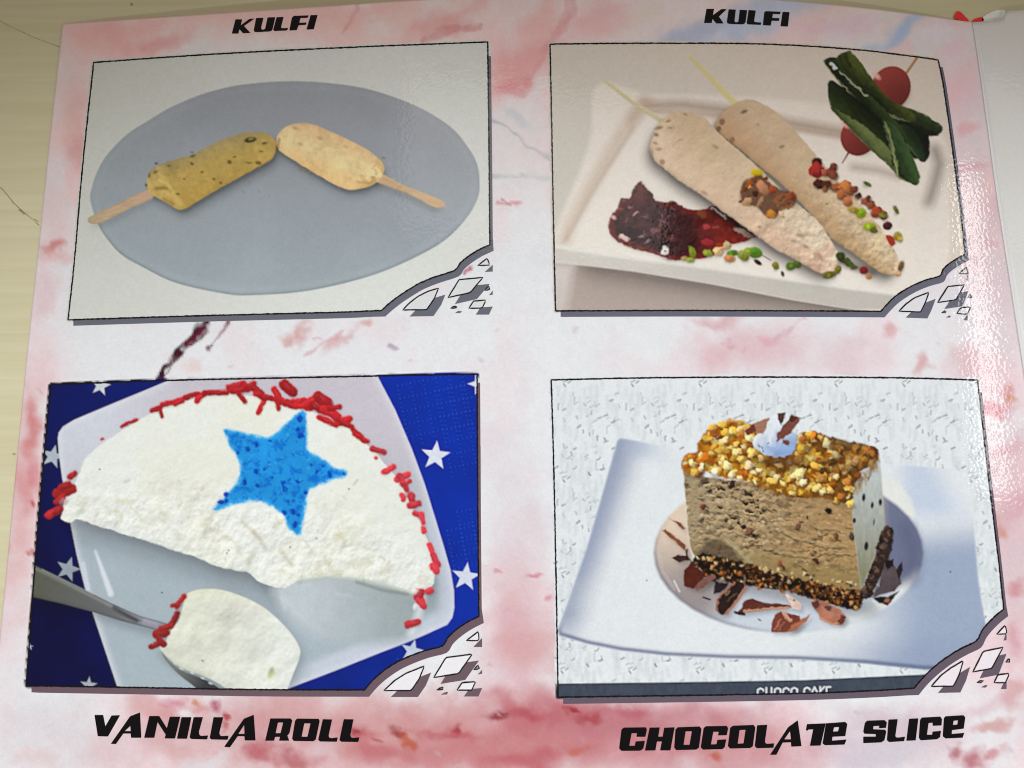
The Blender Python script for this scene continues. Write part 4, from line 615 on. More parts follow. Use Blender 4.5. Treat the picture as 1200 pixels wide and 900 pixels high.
# cake
GAM[:] = [1.2, 0]
k_face = part(3, 'cake_face', 'pale brown cut face of the cake'); k_right = part(3, 'cake_side', 'pale side of the cake with chocolate chips'); k_crust = part(3, 'crumb_base', 'dark crumbly base of the cake'); k_top = part(3, 'nut_crumble', 'golden chopped nut topping'); k_cream = part(3, 'cream', 'swirl of whipped cream')
cast([(812, 655), (1008, 692), (1012, 714), (950, 704), (880, 688), (806, 670)], 6, 10, 5, .4)
poly([(800, 552), (812, 549), (812, 580), (814, 640), (816, 658), (811, 656), (806, 622), (803, 588)], ink((226, 222, 216), 806, 600), 2.4, False, k_face)
FACE = [(801, 553), (833, 560), (880, 566), (913, 575), (940, 580), (1000, 585), (999, 600), (1003, 647), (1009, 692), (967, 686), (930, 679), (900, 668), (880, 664), (840, 656), (816, 657), (809, 640), (806, 618), (804, 588), (802, 573)]
def facec(x, y, d):
    u, v = x + .0*y, y - (x-800)*.16                        # layers run along the slice
    c = grad((178, 160, 130), (815, 600), (184, 154, 112), (960, 640))(x, y)
    wob = v + 6*(fbm(x, y, 26, 3, 111)-.5)
    h = fbm(x*.75, wob*1.35, 5.5, 3, 112, .55); gy, gx = np.gradient(h)
    ro = sm(690, 640, y - (x-900)*.12)*(.45 + .9*sm(.35, .65, fbm(x, y, 40, 2, 113)))*(1 - .45*sm(900, 990, x))
    c = c*np.clip(1 + ro*(-1.7*gx - 4.2*gy), .3, 1.75)[..., None]
    p = sm(.60, .70, h)*ro; c = c*(1 - .68*p)[..., None]
    lo = sm(630, 668, y - (x-900)*.14)[..., None]*.6; c = c*(1-lo) + ink((154, 138, 92), 950, 660)*lo*(1 + .25*(fbm(x, y, 14, 3, 114)-.5))[..., None]
    tp = sm(14, 2, v-553)[..., None]*.45; return c*(1-tp) + ink((146, 128, 104), 880, 568)*tp
poly(FACE, facec, 1.4, False, k_face)
rs = random.Random(33)
for _ in range(240):                              # ice crystals and little slits in the cut face
    sx = rs.uniform(806, 992); sy = 560 + (sx-800)*.16 + rs.uniform(4, 86)
    if LAB[int(sy)-Y0, int(sx)-X0] == k_face:
        if rs.random() < .5: caps([(sx, sy), (sx+rs.uniform(2, 5), sy+rs.uniform(-.4, 1.6))], rs.uniform(1, 1.9), rs.choice([(58, 46, 32), (78, 62, 42), (46, 36, 26)]), alpha=rs.uniform(.4, .9), soft=1.4, k=0)
        else: ell(sx, sy, rs.uniform(.8, 2), rs.uniform(.6, 1.2), rs.uniform(-.5, .5), rs.choice([(216, 204, 170), (206, 190, 152), (224, 214, 190)]), alpha=rs.uniform(.35, .8), soft=1.3, k=.2)
for pts in [[(902, 623), (916, 624), (932, 632), (950, 636)], [(893, 645), (908, 647), (918, 650), (948, 654)], [(950, 616), (962, 622), (978, 621), (990, 627)], [(842, 611), (858, 607)], [(897, 645), (905, 645.5)], [(830, 600), (850, 603), (866, 600)], [(860, 628), (880, 630)], [(955, 641), (975, 643), (994, 642)], [(962, 649), (985, 651), (1004, 651)], [(812, 612), (826, 616)]]:
    caps([(a + rs.uniform(-1, 1), b + rs.uniform(-1.2, 1.2)) for a, b in spline(pts, 4, False)], 1.5, (46, 34, 24), alpha=.6, soft=1.8, k=0); caps([(a, b-2) for a, b in pts], 1.3, (206, 190, 152), alpha=.45, soft=1.8, k=0)
for (sx, sy, r, rgb) in [(824, 594, 4.6, (126, 70, 52)), (878, 622, 5.4, (136, 98, 80)), (935, 617, 5, (120, 90, 74)), (980, 628, 4, (126, 88, 66)), (956, 657, 5.4, (96, 56, 42)), (971, 598, 4.4, (40, 26, 22)), (843, 642, 3.6, (170, 88, 66)), (858, 568, 5, (70, 52, 50)), (947, 606, 2, (90, 70, 50)), (804, 568, 4, (110, 98, 88)), (998, 628, 5, (84, 80, 70)), (917, 665, 4, (130, 72, 46)), (914, 660, 4, (150, 90, 62))]:
    chunk(sx, sy, r, rgb, rs, None); ell(sx+1, sy+r*.8, r*.9, 1.4, 0, (46, 34, 26), alpha=.5, soft=1.8, k=0)
poly([(818, 652), (824, 640), (838, 632), (850, 636), (862, 648), (870, 660), (845, 656)], ink((96, 84, 72), 842, 645), 5, True, None, .75); caps([(852, 634), (866, 646), (880, 660)], 4, (190, 182, 150), alpha=.6, soft=4)
RIGHT = [(998, 586), (1001, 569), (1009, 553), (1018, 547), (1030, 538), (1032.5, 552), (1034, 575), (1036, 600), (1037, 620), (1030, 634), (1024, 652), (1018, 668), (1009, 692), (1004, 650), (999, 610)]
def rightc(x, y, d):
    c = grad((200, 206, 204), (1022, 560), (150, 150, 124), (1010, 672))(x, y)
    return c*(1 + .28*(fbm(x*1.6, y*.5, 5, 3, 116)-.5))[..., None]
poly(RIGHT, rightc, 2.2, False, k_right)
for (sx, sy, a, b, ro) in [(1012, 583, 2, 4.4, .1), (1022, 592, 1.7, 3.6, .1), (1031.5, 588.5, 2, 3.8, 0), (1015, 640, 2.4, 5, .1), (1024, 612, .8, 3, .1), (1018, 560, .8, 3, .3), (1001, 610, 2, 3, 0)]: ell(sx, sy, a, b, ro, (38, 32, 32), soft=1.4, k=.1)
# crumb base
CR = [(812, 655), (822, 649), (842, 652), (861, 657), (900, 666), (930, 677), (967, 685), (1009, 692), (1012, 702), (1006, 714), (988, 712), (955, 703), (917, 692.5), (880, 688), (850, 682), (824, 676), (806, 668)]
def crumb(x, y, d):
    t = sm(830, 960, x); n = fbm(x, y, 4.2, 3, 121, .6); n2 = fbm(x, y, 2.4, 2, 122); gy, gx = np.gradient(n)
    dk, md, hi = ink((30, 19, 14), 900, 680), ink((96, 62, 36), 900, 680)*(.25 + .85*t)[..., None], ink((190, 140, 84), 900, 680)*(.4 + .4*t)[..., None]
    a = sm(.44, .60, n)[..., None]; b = (sm(.60, .72, n2)*sm(.45, .6, n))[..., None]
    return (dk*(1-a) + md*a)*(1-b*.8) + hi*b*.8 - 0*gx[..., None]
poly(CR, crumb, 1.6, True, k_crust, rag=1.6, rs=4)
for _ in range(150):
    t = rs.random(); sx = 808 + 202*t; sy = 653 + 36*t + 4 + rs.uniform(0, 21)
    if LAB[int(sy)-Y0, int(sx)-X0] in (k_crust,):
        warm = sm(.25, .75, t)
        rgb = rs.choice([(30, 20, 16), (50, 32, 22), (90, 56, 30), (146, 92, 44), (176, 112, 54), (196, 150, 100)] if rs.random() < .35 + .5*warm else [(24, 16, 14), (34, 22, 18), (60, 40, 28), (176, 158, 128), (120, 96, 70)])
        chunk(sx, sy, rs.uniform(1.3, 3.2), rgb, rs, k_crust, 1.2, k=.55)
for _ in range(60):
    t = rs.random(); sx = 815+190*t; sy = 654+35*t + rs.uniform(-5, 3); chunk(sx, sy, rs.uniform(1.4, 2.8), rs.choice([(206, 178, 130), (170, 130, 80), (80, 54, 32), (212, 196, 160)]), rs, k_crust, 1.3)
poly([(1030, 632), (1034, 622), (1040, 616), (1047, 622), (1046, 640), (1041, 655), (1035, 668), (1028, 684), (1022, 698), (1010, 702), (1010, 690), (1018, 672), (1026, 650)], lambda x, y, d: ink((64, 50, 46), 1035, 650)*(.35 + 1.3*fbm(x, y, 4, 3, 124))[..., None], 1.8, True, k_crust, rag=1.2, rs=4)
for _ in range(90):
    t = rs.random(); sx = 1040 - 28*t + rs.uniform(-6, 6); sy = 618 + 80*t
    if LAB[int(sy)-Y0, int(sx)-X0] == k_crust: chunk(sx, sy, rs.uniform(1.5, 3.4), rs.choice([(40, 32, 32), (84, 62, 52), (120, 92, 76), (58, 44, 42), (96, 84, 82)]), rs, k_crust, 1.2)
for pts, rgb in [([(1036, 665), (1042, 655), (1052, 668), (1056, 684), (1048, 692), (1030, 698), (1022, 700), (1030, 684)], (104, 92, 96)), ([(1037, 657), (1047, 655), (1046, 664), (1040, 668)], (44, 32, 36)), ([(1050, 668), (1057, 658), (1058, 668), (1053, 680)], (60, 46, 48)), ([(1022, 700), (1040, 699), (1054, 692), (1046, 702), (1040, 710), (1030, 706)], (26, 18, 20))]:
    poly(pts, lambda x, y, d: ink(rgb, 1040, 680)*(.8 + .4*fbm(x, y, 8, 2, 126))[..., None], 1.4, False, part(3, 'chocolate_shaving'))
caps([(1023, 704), (1027, 708), (1033, 711)], 2, (226, 226, 222), soft=1.6, k=0); ell(1039, 704, 3.2, 3, 0, (176, 116, 100), part(3, 'chocolate_shaving'))
# nut crumble
GAM[:] = [0.95, 0]
TOP = [(798, 546), (801, 535), (809, 531), (816, 529), (817, 521), (822, 512), (827, 505), (833, 499), (844, 498), (849, 494), (863, 493), (873, 495), (884, 500), (900, 512), (925, 514), (935, 509), (947, 505), (960, 507), (973, 513), (993, 518), (1015, 521), (1027, 525), (1030.5, 534), (1028, 541), (1016, 548), (1009, 553), (1002, 568), (999, 584), (986, 590), (967, 584), (940, 584), (913, 579), (891, 571), (873, 564), (847, 560), (827, 552), (807, 556)]
def topc(x, y, d):
    c = grad((176, 110, 24), (840, 530), (90, 58, 22), (1005, 540))(x, y); return c*(.35 + 1.2*fbm(x, y, 5, 3, 131))[..., None]
poly(TOP, topc, 2, True, k_top, rag=1.4, rs=5)
bits = []
for _ in range(620):
    sx, sy = rs.uniform(798, 1030), rs.uniform(494, 590)
    if seg_sdf(np.array(TOP), np.array([sx]), np.array([sy]))[0] < -1.5: bits.append((sy, sx))
for sy, sx in sorted(bits):
    right = sm(930, 1000, sx)*sm(575, 545, sy); shadow = math.exp(-(((sx-915)/28)**2 + ((sy-545)/10)**2))
    P_l = [(226, 188, 76), (214, 158, 48), (238, 214, 128), (188, 100, 16), (222, 176, 62), (240, 224, 160), (160, 78, 12), (232, 200, 96)]
    P_r = [(116, 82, 34), (146, 98, 36), (92, 64, 28), (168, 114, 44), (72, 48, 20), (176, 138, 78)]
    rgb = rs.choice(P_r if rs.random() < right else P_l); f = (1 - .55*shadow)*rs.uniform(.8, 1.05); r = rs.uniform(3.2, 6.2) if sy < 560 else rs.uniform(2.4, 4.8)
    if rs.random() < .55: ell(sx+1.2, sy+r*.75, r*1.05, r*.6, rs.uniform(-.4, .4), rs.choice([(96, 44, 6), (70, 30, 6), (120, 62, 10)]), None, 2.2, .6, 0)
    chunk(sx, sy, r, tuple(int(v*f) for v in rgb), rs, k_top, 1.8, k=.5, asp=.6)
for (sx, sy, r, rgb) in [(828, 536, 8, (196, 104, 28)), (838, 508, 6, (150, 82, 34)), (850, 506, 6, (236, 184, 64)), (861, 505, 6, (234, 188, 70)), (848, 516, 6, (244, 222, 160)), (869, 508, 5, (190, 120, 56)), (877, 514, 5.5, (242, 224, 166)), (832, 514, 5, (222, 164, 60)), (863, 530, 7, (240, 212, 132)), (847, 538, 4.6, (240, 208, 120)), (852, 545, 6, (246, 226, 160)), (868, 537, 5, (238, 198, 100)), (880, 532, 6, (240, 208, 110)), (892, 537, 4, (238, 204, 120)), (878, 545, 5.5, (242, 216, 170)), (889, 551, 4, (244, 226, 170)), (914, 546, 5.6, (206, 160, 96)), (836, 502, 4, (206, 152, 66)), (842, 500, 3, (146, 92, 52)), (936, 556, 8, (244, 224, 150)), (941, 565, 4, (246, 226, 176)), (955, 546, 7, (236, 180, 74)), (962, 560, 7, (176, 122, 56)), (957, 572, 7, (238, 206, 120)), (964, 577, 4, (240, 216, 160)), (972, 575, 5, (236, 196, 110)), (980, 558, 5, (236, 212, 152)), (994, 573, 5, (232, 190, 96)), (985, 582, 6, (176, 100, 36)), (993, 565, 5, (190, 116, 50)), (969, 519, 6.5, (206, 190, 140)), (980, 533, 6.5, (172, 156, 106)), (953, 511, 7, (222, 130, 40)), (940, 514, 6, (176, 96, 44)), (946, 525, 5, (124, 96, 56)), (936, 538, 6.5, (156, 108, 50)), (1002, 540, 6, (176, 128, 84)), (1003, 524, 6, (206, 136, 46)), (1015, 528, 5, (180, 104, 40)), (1022, 532, 5, (156, 92, 36)), (985, 520, 4, (130, 94, 50)), (995, 548, 6, (136, 108, 60)), (905, 564, 7, (236, 186, 84)), (925, 562, 4, (230, 176, 80)), (997, 590, 5, (236, 202, 96)), (804, 538, 3, (196, 120, 40)), (811, 542, 4, (240, 220, 150)), (822, 548, 5, (242, 228, 180)), (838, 553, 6, (240, 226, 184)), (857, 556, 4, (242, 226, 180)), (867, 560, 4, (236, 210, 150))]:
    ell(sx+1.5, sy+r*.7, r, r*.7, 0, (84, 46, 16), alpha=.45, soft=3, k=0); chunk(sx, sy, r, rgb, rs, k_top, 1.4, k=.5, asp=.6)
for _ in range(46):
    t = rs.random(); sx = 1001 + 28*t + rs.uniform(-2, 2); sy = 572 - 34*t + rs.uniform(-4, 4); caps([(sx, sy), (sx + rs.uniform(-1, 2), sy + rs.uniform(3, 9))], rs.uniform(1.4, 3), rs.choice([(150, 110, 58), (176, 140, 84), (120, 84, 40)]), k_top, soft=2.6, alpha=.6, k=0, w1=.6)
poly([(972, 512), (1000, 518), (1016, 522), (1000, 526), (985, 522)], ink((92, 74, 46), 990, 519), 3, True, None, .6)
caps([(852, 493.5), (872, 494)], 3, (206, 160, 90), k_top, soft=1.6)
# cream and shavings
GAM[:] = [1.0, 0]
ell(912, 540, 26, 8, 0, (86, 50, 24), alpha=.6, soft=10, k=0)
CRM = [(882, 522), (884, 512), (893, 506), (900, 494), (905, 486), (911, 484), (918, 486), (922, 500), (928, 506), (933, 512), (932, 524), (926, 532), (912, 536), (900, 534), (888, 528)]
poly(CRM, lambda x, y, d: grad((226, 234, 240), (895, 508), (150, 176, 216), (912, 532))(x, y)*(1 + .35*(fbm(x + y*.4, y*.7, 9, 3, 141)-.5))[..., None], 1.5, True, k_cream)
caps([(899, 524), (908, 528), (926, 528)], 7, (142, 170, 216), alpha=.7, soft=6, k=.2); caps([(908, 490), (904, 506), (902, 520)], 5, (232, 238, 242), alpha=.7, soft=4, k=0); caps([(911, 508), (911, 520), (908, 526)], 3, (150, 170, 210), alpha=.6, soft=3, k=0)
for q in [(893, 524), (894, 528), (900, 520), (890, 522)]: ell(q[0], q[1], 1.2, 1.6, 0, (64, 74, 90), soft=1.2, alpha=.8)
Z1 = lambda pts: [(780 + a/7.5, 470 + b/7.5) for a, b in pts]
for pts, rgb in [(Z1([(690, 265), (770, 195), (910, 145), (890, 235), (850, 298), (790, 275), (715, 298)]), (160, 116, 94)), (Z1([(700, 262), (772, 198), (806, 268), (715, 296)]), (112, 56, 42)), (Z1([(975, 112), (1055, 100), (1045, 165), (1015, 212), (992, 160)]), (84, 54, 50)), (Z1([(1108, 115), (1190, 148), (1150, 210), (1090, 280), (985, 362), (968, 310), (1030, 215), (1080, 165)]), (120, 72, 60)), (Z1([(1030, 335), (1090, 355), (1085, 395), (1035, 375)]), (106, 66, 60)), (Z1([(1100, 118), (1160, 150), (1110, 190), (1085, 165)]), (80, 44, 38))]:
    poly(pts, lambda x, y, d: ink(rgb, 900, 500)*(.8 + .45*fbm(x*.6+y*.8, y-x*.5, 4, 3, 143))[..., None], 1.3, False, part(3, 'chocolate_shaving'))
Z5 = lambda pts: [(780 + a/7.5, 650 + b/7.5) for a, b in pts]; Z6 = lambda pts: [(920 + a/7.5, 650 + b/7.5) for a, b in pts]; Z3 = lambda pts: [(760 + a/7.5, 580 + b/7.5) for a, b in pts]
SHV = [(Z5([(160, 140), (230, 70), (330, 150), (330, 200), (270, 285), (245, 302), (160, 272)]), (82, 34, 24)), (Z5([(250, 292), (320, 222), (400, 165), (440, 200), (340, 290), (272, 316)]), (124, 84, 74)), (Z5([(430, 225), (470, 240), (560, 250), (520, 300), (480, 330), (420, 345)]), (38, 30, 36)), (Z5([(600, 235), (715, 262), (650, 345), (545, 525), (485, 528), (438, 480), (450, 400), (520, 310)]), (42, 28, 26)),
       (Z5([(655, 482), (690, 402), (760, 388), (850, 420), (1000, 430), (1150, 456), (1050, 474), (880, 488), (700, 512), (610, 522)]), (98, 50, 40)), (Z5([(930, 605), (960, 530), (1010, 498), (1100, 520), (1180, 540), (1205, 590), (1150, 665), (1050, 682), (928, 680)]), (120, 62, 48)), (Z6([(225, 430), (280, 388), (350, 420), (480, 480), (538, 552), (490, 622), (400, 612), (310, 560), (280, 500)]), (176, 116, 94)), (Z6([(228, 420), (285, 390), (300, 440), (260, 480)]), (90, 50, 44)), (Z6([(455, 590), (500, 530), (540, 550), (500, 620)]), (110, 54, 44)), (Z6([(0, 350), (30, 345), (140, 430), (135, 490), (60, 470)]), (222, 196, 180)), (Z6([(20, 680), (60, 620), (230, 515), (180, 590), (90, 670)]), (176, 108, 84)),
       (Z3([(175, 200), (215, 225), (285, 245), (325, 300), (300, 305), (240, 250)]), (128, 82, 64)), (Z3([(120, 315), (148, 298), (322, 440), (318, 490), (300, 470)]), (132, 78, 54)), (Z3([(200, 553), (262, 525), (350, 540), (372, 572), (270, 592)]), (64, 38, 34)), (Z3([(322, 480), (345, 470), (350, 560), (330, 540)]), (80, 48, 40))]
for pts, rgb in SHV:
    cast(pts, 3, 4, 2, .35, False); m = np.mean(pts, 0); poly(pts, lambda x, y, d: ink(rgb, *m)*(.7 + .65*fbm(x*.5+y*.9, y-x*.6, 5, 3, 147))[..., None], 1.3, False, part(3, 'chocolate_shaving'))
for pts, wd, rgb in [(Z5([(600, 245), (520, 320), (455, 395), (448, 490)]), 2.6, (160, 110, 90)), (Z5([(705, 280), (640, 390), (530, 520)]), 3.2, (176, 120, 96)), (Z5([(560, 320), (530, 350)]), 2, (140, 110, 80)), (Z5([(620, 340), (540, 410)]), 1.6, (96, 76, 64)), (Z5([(690, 500), (860, 478), (1080, 468)]), 2.6, (196, 148, 120)), (Z5([(610, 505), (650, 520), (690, 525)]), 3, (40, 24, 24)), (Z5([(1040, 510), (1070, 560), (1100, 575)]), 4.5, (206, 156, 134)), (Z5([(960, 660), (1010, 570)]), 2, (176, 112, 90)), (Z5([(990, 660), (1040, 590)]), 1.8, (160, 96, 76)), (Z5([(700, 260), (690, 180)]), 1, (150, 130, 110)), (Z5([(330, 375), (390, 395)]), 2, (50, 44, 50)), (Z5([(815, 568), (835, 578)]), 1.4, (80, 70, 70)), (Z6([(310, 560), (400, 605), (450, 610)]), 2.4, (206, 146, 116)), (Z6([(360, 470), (395, 470)]), 4, (96, 64, 58))]:
    caps(pts, wd, rgb, None, soft=1.3, k=.2)
ell(930.5, 703.5, 1.2, 1.4, 0, (70, 50, 44)); ell(758, 680, .8, .8, 0, (60, 64, 70)); ell(1113.5, 670, .9, .9, 0, (40, 40, 60))
# caption, cut off by the lower border
k_cap = part(3, 'caption', 'white lettering cut off by the lower border')
def cap_line(pts): caps(pts, 2.0, (226, 230, 234), k_cap, soft=1.2, k=0)
def cap_y(x): return 806.6 - (x-887)*.018
for x0 in (887.5, 907.5, 917.5, 927, 942): 
    yy = cap_y(x0); cap_line([(x0, yy+6), (x0+.6, yy+1.6), (x0+3.6, yy), (x0+6.4, yy+1.2), (x0+7, yy+2.6)])
    if x0 in (907.5, 927): cap_line([(x0+7, yy+2), (x0+7.2, yy+7)])
for x0 in (898, 904): cap_line([(x0, cap_y(x0)-.4), (x0, cap_y(x0)+7)])
cap_line([(951, 812), (954.5, cap_y(954)-.2), (958, 812)]); cap_line([(961, cap_y(961)-.4), (961, 812)]); cap_line([(962, 809), (966, cap_y(965)-.4)]); cap_line([(968.5, 812), (968.5, cap_y(969)), (973, cap_y(972)-.2)])
# closing pass: break the too clean edges of the small broken bits, crisp the print and give it its grain
GAM[:] = [1.0, 0]; CLIP = np.ones((CH, CW), bool)
rough_ids = [k for k in NAMES if NAMES[k][1] in ('nut_topping', 'pistachio_crumb', 'nut_crumble', 'crumb_base', 'chocolate_shaving', 'jam', 'sprinkle', 'cream', 'leaf', 'cake_face', 'blue_star')]
mk = blur(np.isin(LAB, rough_ids).astype(float), 2).clip(0, 1); wx = (fbm(GX, GY, 4.5, 2, 501)-.5)*3.6*mk; wy = (fbm(GX, GY, 4.5, 2, 502)-.5)*3.6*mk
sxx = np.clip(GX - X0 + wx, 0, CW-1.01); syy = np.clip(GY - Y0 + wy, 0, CH-1.01); jj, ii = sxx.astype(int), syy.astype(int); fu, fv = (sxx-jj)[..., None], (syy-ii)[..., None]
A = (A[ii, jj]*(1-fu) + A[ii, jj+1]*fu)*(1-fv) + (A[ii+1, jj]*(1-fu) + A[ii+1, jj+1]*fu)*fv
soft = np.stack([blur(A[..., c], 1) for c in range(3)], -1); shp = .5*np.ones((CH, CW)); shp[np.isin(LAB, [k for k in NAMES if NAMES[k][1] in ('ice_cream_slice', 'scoop', 'kulfi', 'plate')])] = .25; A = A + (A - soft)*blur(shp, 2)[..., None]
A *= (1 + .085*(fbm(GX, GY, 1.7, 2, 503)-.5) + .05*(fbm(GX, GY, 6, 2, 504)-.5))[..., None]
A[:] = np.clip(A, 0.004, 0.93)

# ------------------------------------------------------------------ where the sheets lie
def interp(pts, q, axis):
    P = np.array(pts, float); o = np.argsort(P[:, axis]); P = P[o]
    q = np.asarray(q, float); v = np.interp(q, P[:, axis], P[:, 1-axis])
    a, b = P[0], P[1]; v = np.where(q < a[axis], a[1-axis] + (q-a[axis])*(b[1-axis]-a[1-axis])/(b[axis]-a[axis]), v)
    a, b = P[-2], P[-1]; return np.where(q > b[axis], b[1-axis] + (q-b[axis])*(b[1-axis]-a[1-axis])/(b[axis]-a[axis]), v)
FOLD = spline([(1139, 26), (1147, 80), (1158, 160), (1169, 240), (1183, 330), (1196, 415), (1212, 520), (1236, 690), (1270, 930), (1284, 1030)], 6, False)
LEFT = spline([(73.5, 28), (58, 165), (44, 300), (30, 430), (8, 663), (0, 745), (-12, 880), (-26, 1030)], 6, False)
TOP_E = spline([(73.5, 28), (200, 19.5), (400, 6), (480, .5), (600, -5), (720, -7), (850, -4.5), (925, 1), (1000, 8), (1067, 16), (1139, 26)], 6, False)
fx0, fy0 = on_plane(*FOLD[0]); fx1, fy1 = on_plane(*FOLD[-1]); lx0, ly0 = on_plane(*LEFT[0]); lx1, ly1 = on_plane(*LEFT[-1])
def fold_x(y): return fx0 + (fx1-fx0)*(y-fy0)/(fy1-fy0)
def left_x(y): return lx0 + (lx1-lx0)*(y-ly0)/(ly1-ly0)
def z_page(x, y):
    """the laminated sheet arches a little between its left edge and the fold"""
    h = 0.0095 + 0.028*np.clip(y, -.2, .2); mid = 0.0
    s = np.where(x > mid, (x-mid)/(fold_x(y)-mid), (x-mid)/(left_x(y)-mid))
    return 0.0007 + h*np.clip(1 - np.abs(s)**2.3, -0.02, 1)
def z_leaf(x, y):
    t = np.clip(x - fold_x(y), 0, None); return 0.0007 + 0.011*(1 - np.exp(-t/0.03))
def on(px, py, zf=z_page, lift=0.0):
    X, Y, Z = ray(px, py); z = 0.004 + 0*X
    for _ in range(14):
        t = (z - CAM[2])/Z; x, y = CAM[0] + X*t, CAM[1] + Y*t; z = zf(x, y)
    return np.stack([x, y, z + lift], -1)

# ------------------------------------------------------------------ materials
def mat(name): 
    m = bpy.data.materials.new(name); m.use_nodes = True; nt = m.node_tree; return m, nt, nt.nodes['Principled BSDF']
def laminate(name, attr=True, color=None, grain=1.0):
    """ink under a matt-gloss plastic film with a fine pebbled grain"""
    m, nt, b = mat(name); N = nt.nodes; L = nt.links
    tc = N.new('ShaderNodeTexCoord')
    if attr:
        a = N.new('ShaderNodeAttribute'); a.attribute_name = 'ink'; src = a.outputs['Color']
    else:
        rgb = N.new('ShaderNodeRGB'); rgb.outputs[0].default_value = (*color, 1); src = rgb.outputs[0]
    no = N.new('ShaderNodeTexNoise'); no.inputs['Scale'].default_value = 1500; no.inputs['Detail'].default_value = 2
    L.new(tc.outputs['Object'], no.inputs['Vector'])
    mr = N.new('ShaderNodeMapRange'); mr.inputs['To Min'].default_value = 0.93; mr.inputs['To Max'].default_value = 1.07
    L.new(no.outputs['Fac'], mr.inputs['Value'])
    mx = N.new('ShaderNodeMix'); mx.data_type = 'RGBA'; mx.blend_type = 'MULTIPLY'; mx.inputs['Factor'].default_value = 1.0
    L.new(src, mx.inputs[6]); L.new(mr.outputs[0], mx.inputs[7]); L.new(mx.outputs[2], b.inputs['Base Color'])
    b.inputs['Roughness'].default_value = 0.6; b.inputs['Specular IOR Level'].default_value = 0.0
    gn = N.new('ShaderNodeTexNoise'); gn.inputs['Scale'].default_value = 950; gn.inputs['Detail'].default_value = 0.0
    L.new(tc.outputs['Object'], gn.inputs['Vector'])
    bp = N.new('ShaderNodeBump'); bp.inputs['Strength'].default_value = 0.24*grain; bp.inputs['Distance'].default_value = 0.00010
    L.new(gn.outputs['Fac'], bp.inputs['Height']); L.new(bp.outputs[0], b.inputs['Coat Normal'])
    b.inputs['Coat Weight'].default_value = 1.0; b.inputs['Coat Roughness'].default_value = 0.06; b.inputs['Coat IOR'].default_value = 1.33
    return m
M_PRINT = laminate('laminated_print'); M_LEAF = laminate('laminated_blank_sheet', False, tuple(ink((228, 227, 223), 1185, 350)), .8)
M_SEAL = laminate('sealed_film_edge', False, tuple(ink((216, 214, 212), 1170, 240)), 1.8)
M_RED = laminate('red_print', False, tuple(ink((172, 38, 36), 1130, 20)), .6); M_GREY = laminate('grey_print', False, tuple(ink((172, 170, 160), 1165, 18)), .6)
def table_mat():
    m, nt, b = mat('cream_wood_laminate'); N = nt.nodes; L = nt.links; tc = N.new('ShaderNodeTexCoord')
    def noise(sx, sy, det, dist=0.0):
        mp = N.new('ShaderNodeMapping'); mp.inputs['Scale'].default_value = (sx, sy, 1); L.new(tc.outputs['Object'], mp.inputs['Vector'])
        n = N.new('ShaderNodeTexNoise'); n.inputs['Scale'].default_value = 1.0; n.inputs['Detail'].default_value = det; n.inputs['Distortion'].default_value = dist
        L.new(mp.outputs[0], n.inputs['Vector']); return n.outputs['Fac']
    cr = N.new('ShaderNodeValToRGB'); e = cr.color_ramp.elements
    e[0].position = .30; e[0].color = (*ink((207, 199, 162), 40, 420), 1); e[1].position = .68; e[1].color = (*ink((214, 207, 173), 40, 420), 1)
    L.new(noise(14, 460, 4, .4), cr.inputs['Fac'])
    cr2 = N.new('ShaderNodeValToRGB'); f = cr2.color_ramp.elements; f[0].position = .35; f[0].color = (.955, .95, .93, 1); f[1].position = .62; f[1].color = (1, 1, 1, 1)
    L.new(noise(5, 90, 3, .8), cr2.inputs['Fac'])
    mx = N.new('ShaderNodeMix'); mx.data_type = 'RGBA'; mx.blend_type = 'MULTIPLY'; mx.inputs['Factor'].default_value = 1
    L.new(cr.outputs[0], mx.inputs[6]); L.new(cr2.outputs[0], mx.inputs[7]); L.new(mx.outputs[2], b.inputs['Base Color'])
    b.inputs['Roughness'].default_value = .5; b.inputs['Specular IOR Level'].default_value = .3
    bp = N.new('ShaderNodeBump'); bp.inputs['Strength'].default_value = .15; bp.inputs['Distance'].default_value = .0002
    L.new(noise(30, 900, 3), bp.inputs['Height']); L.new(bp.outputs[0], b.inputs['Normal'])
    return m
def plain(name, color, rough=.6):
    m, nt, b = mat(name); N = nt.nodes; n = N.new('ShaderNodeTexNoise'); n.inputs['Scale'].default_value = 900; tc = N.new('ShaderNodeTexCoord'); nt.links.new(tc.outputs['Object'], n.inputs['Vector'])
    cr = N.new('ShaderNodeValToRGB'); cr.color_ramp.elements[0].color = (*[c*.8 for c in color], 1); cr.color_ramp.elements[1].color = (*[min(1, c*1.2) for c in color], 1)
    nt.links.new(n.outputs['Fac'], cr.inputs['Fac']); nt.links.new(cr.outputs[0], b.inputs['Base Color']); b.inputs['Roughness'].default_value = rough; return m

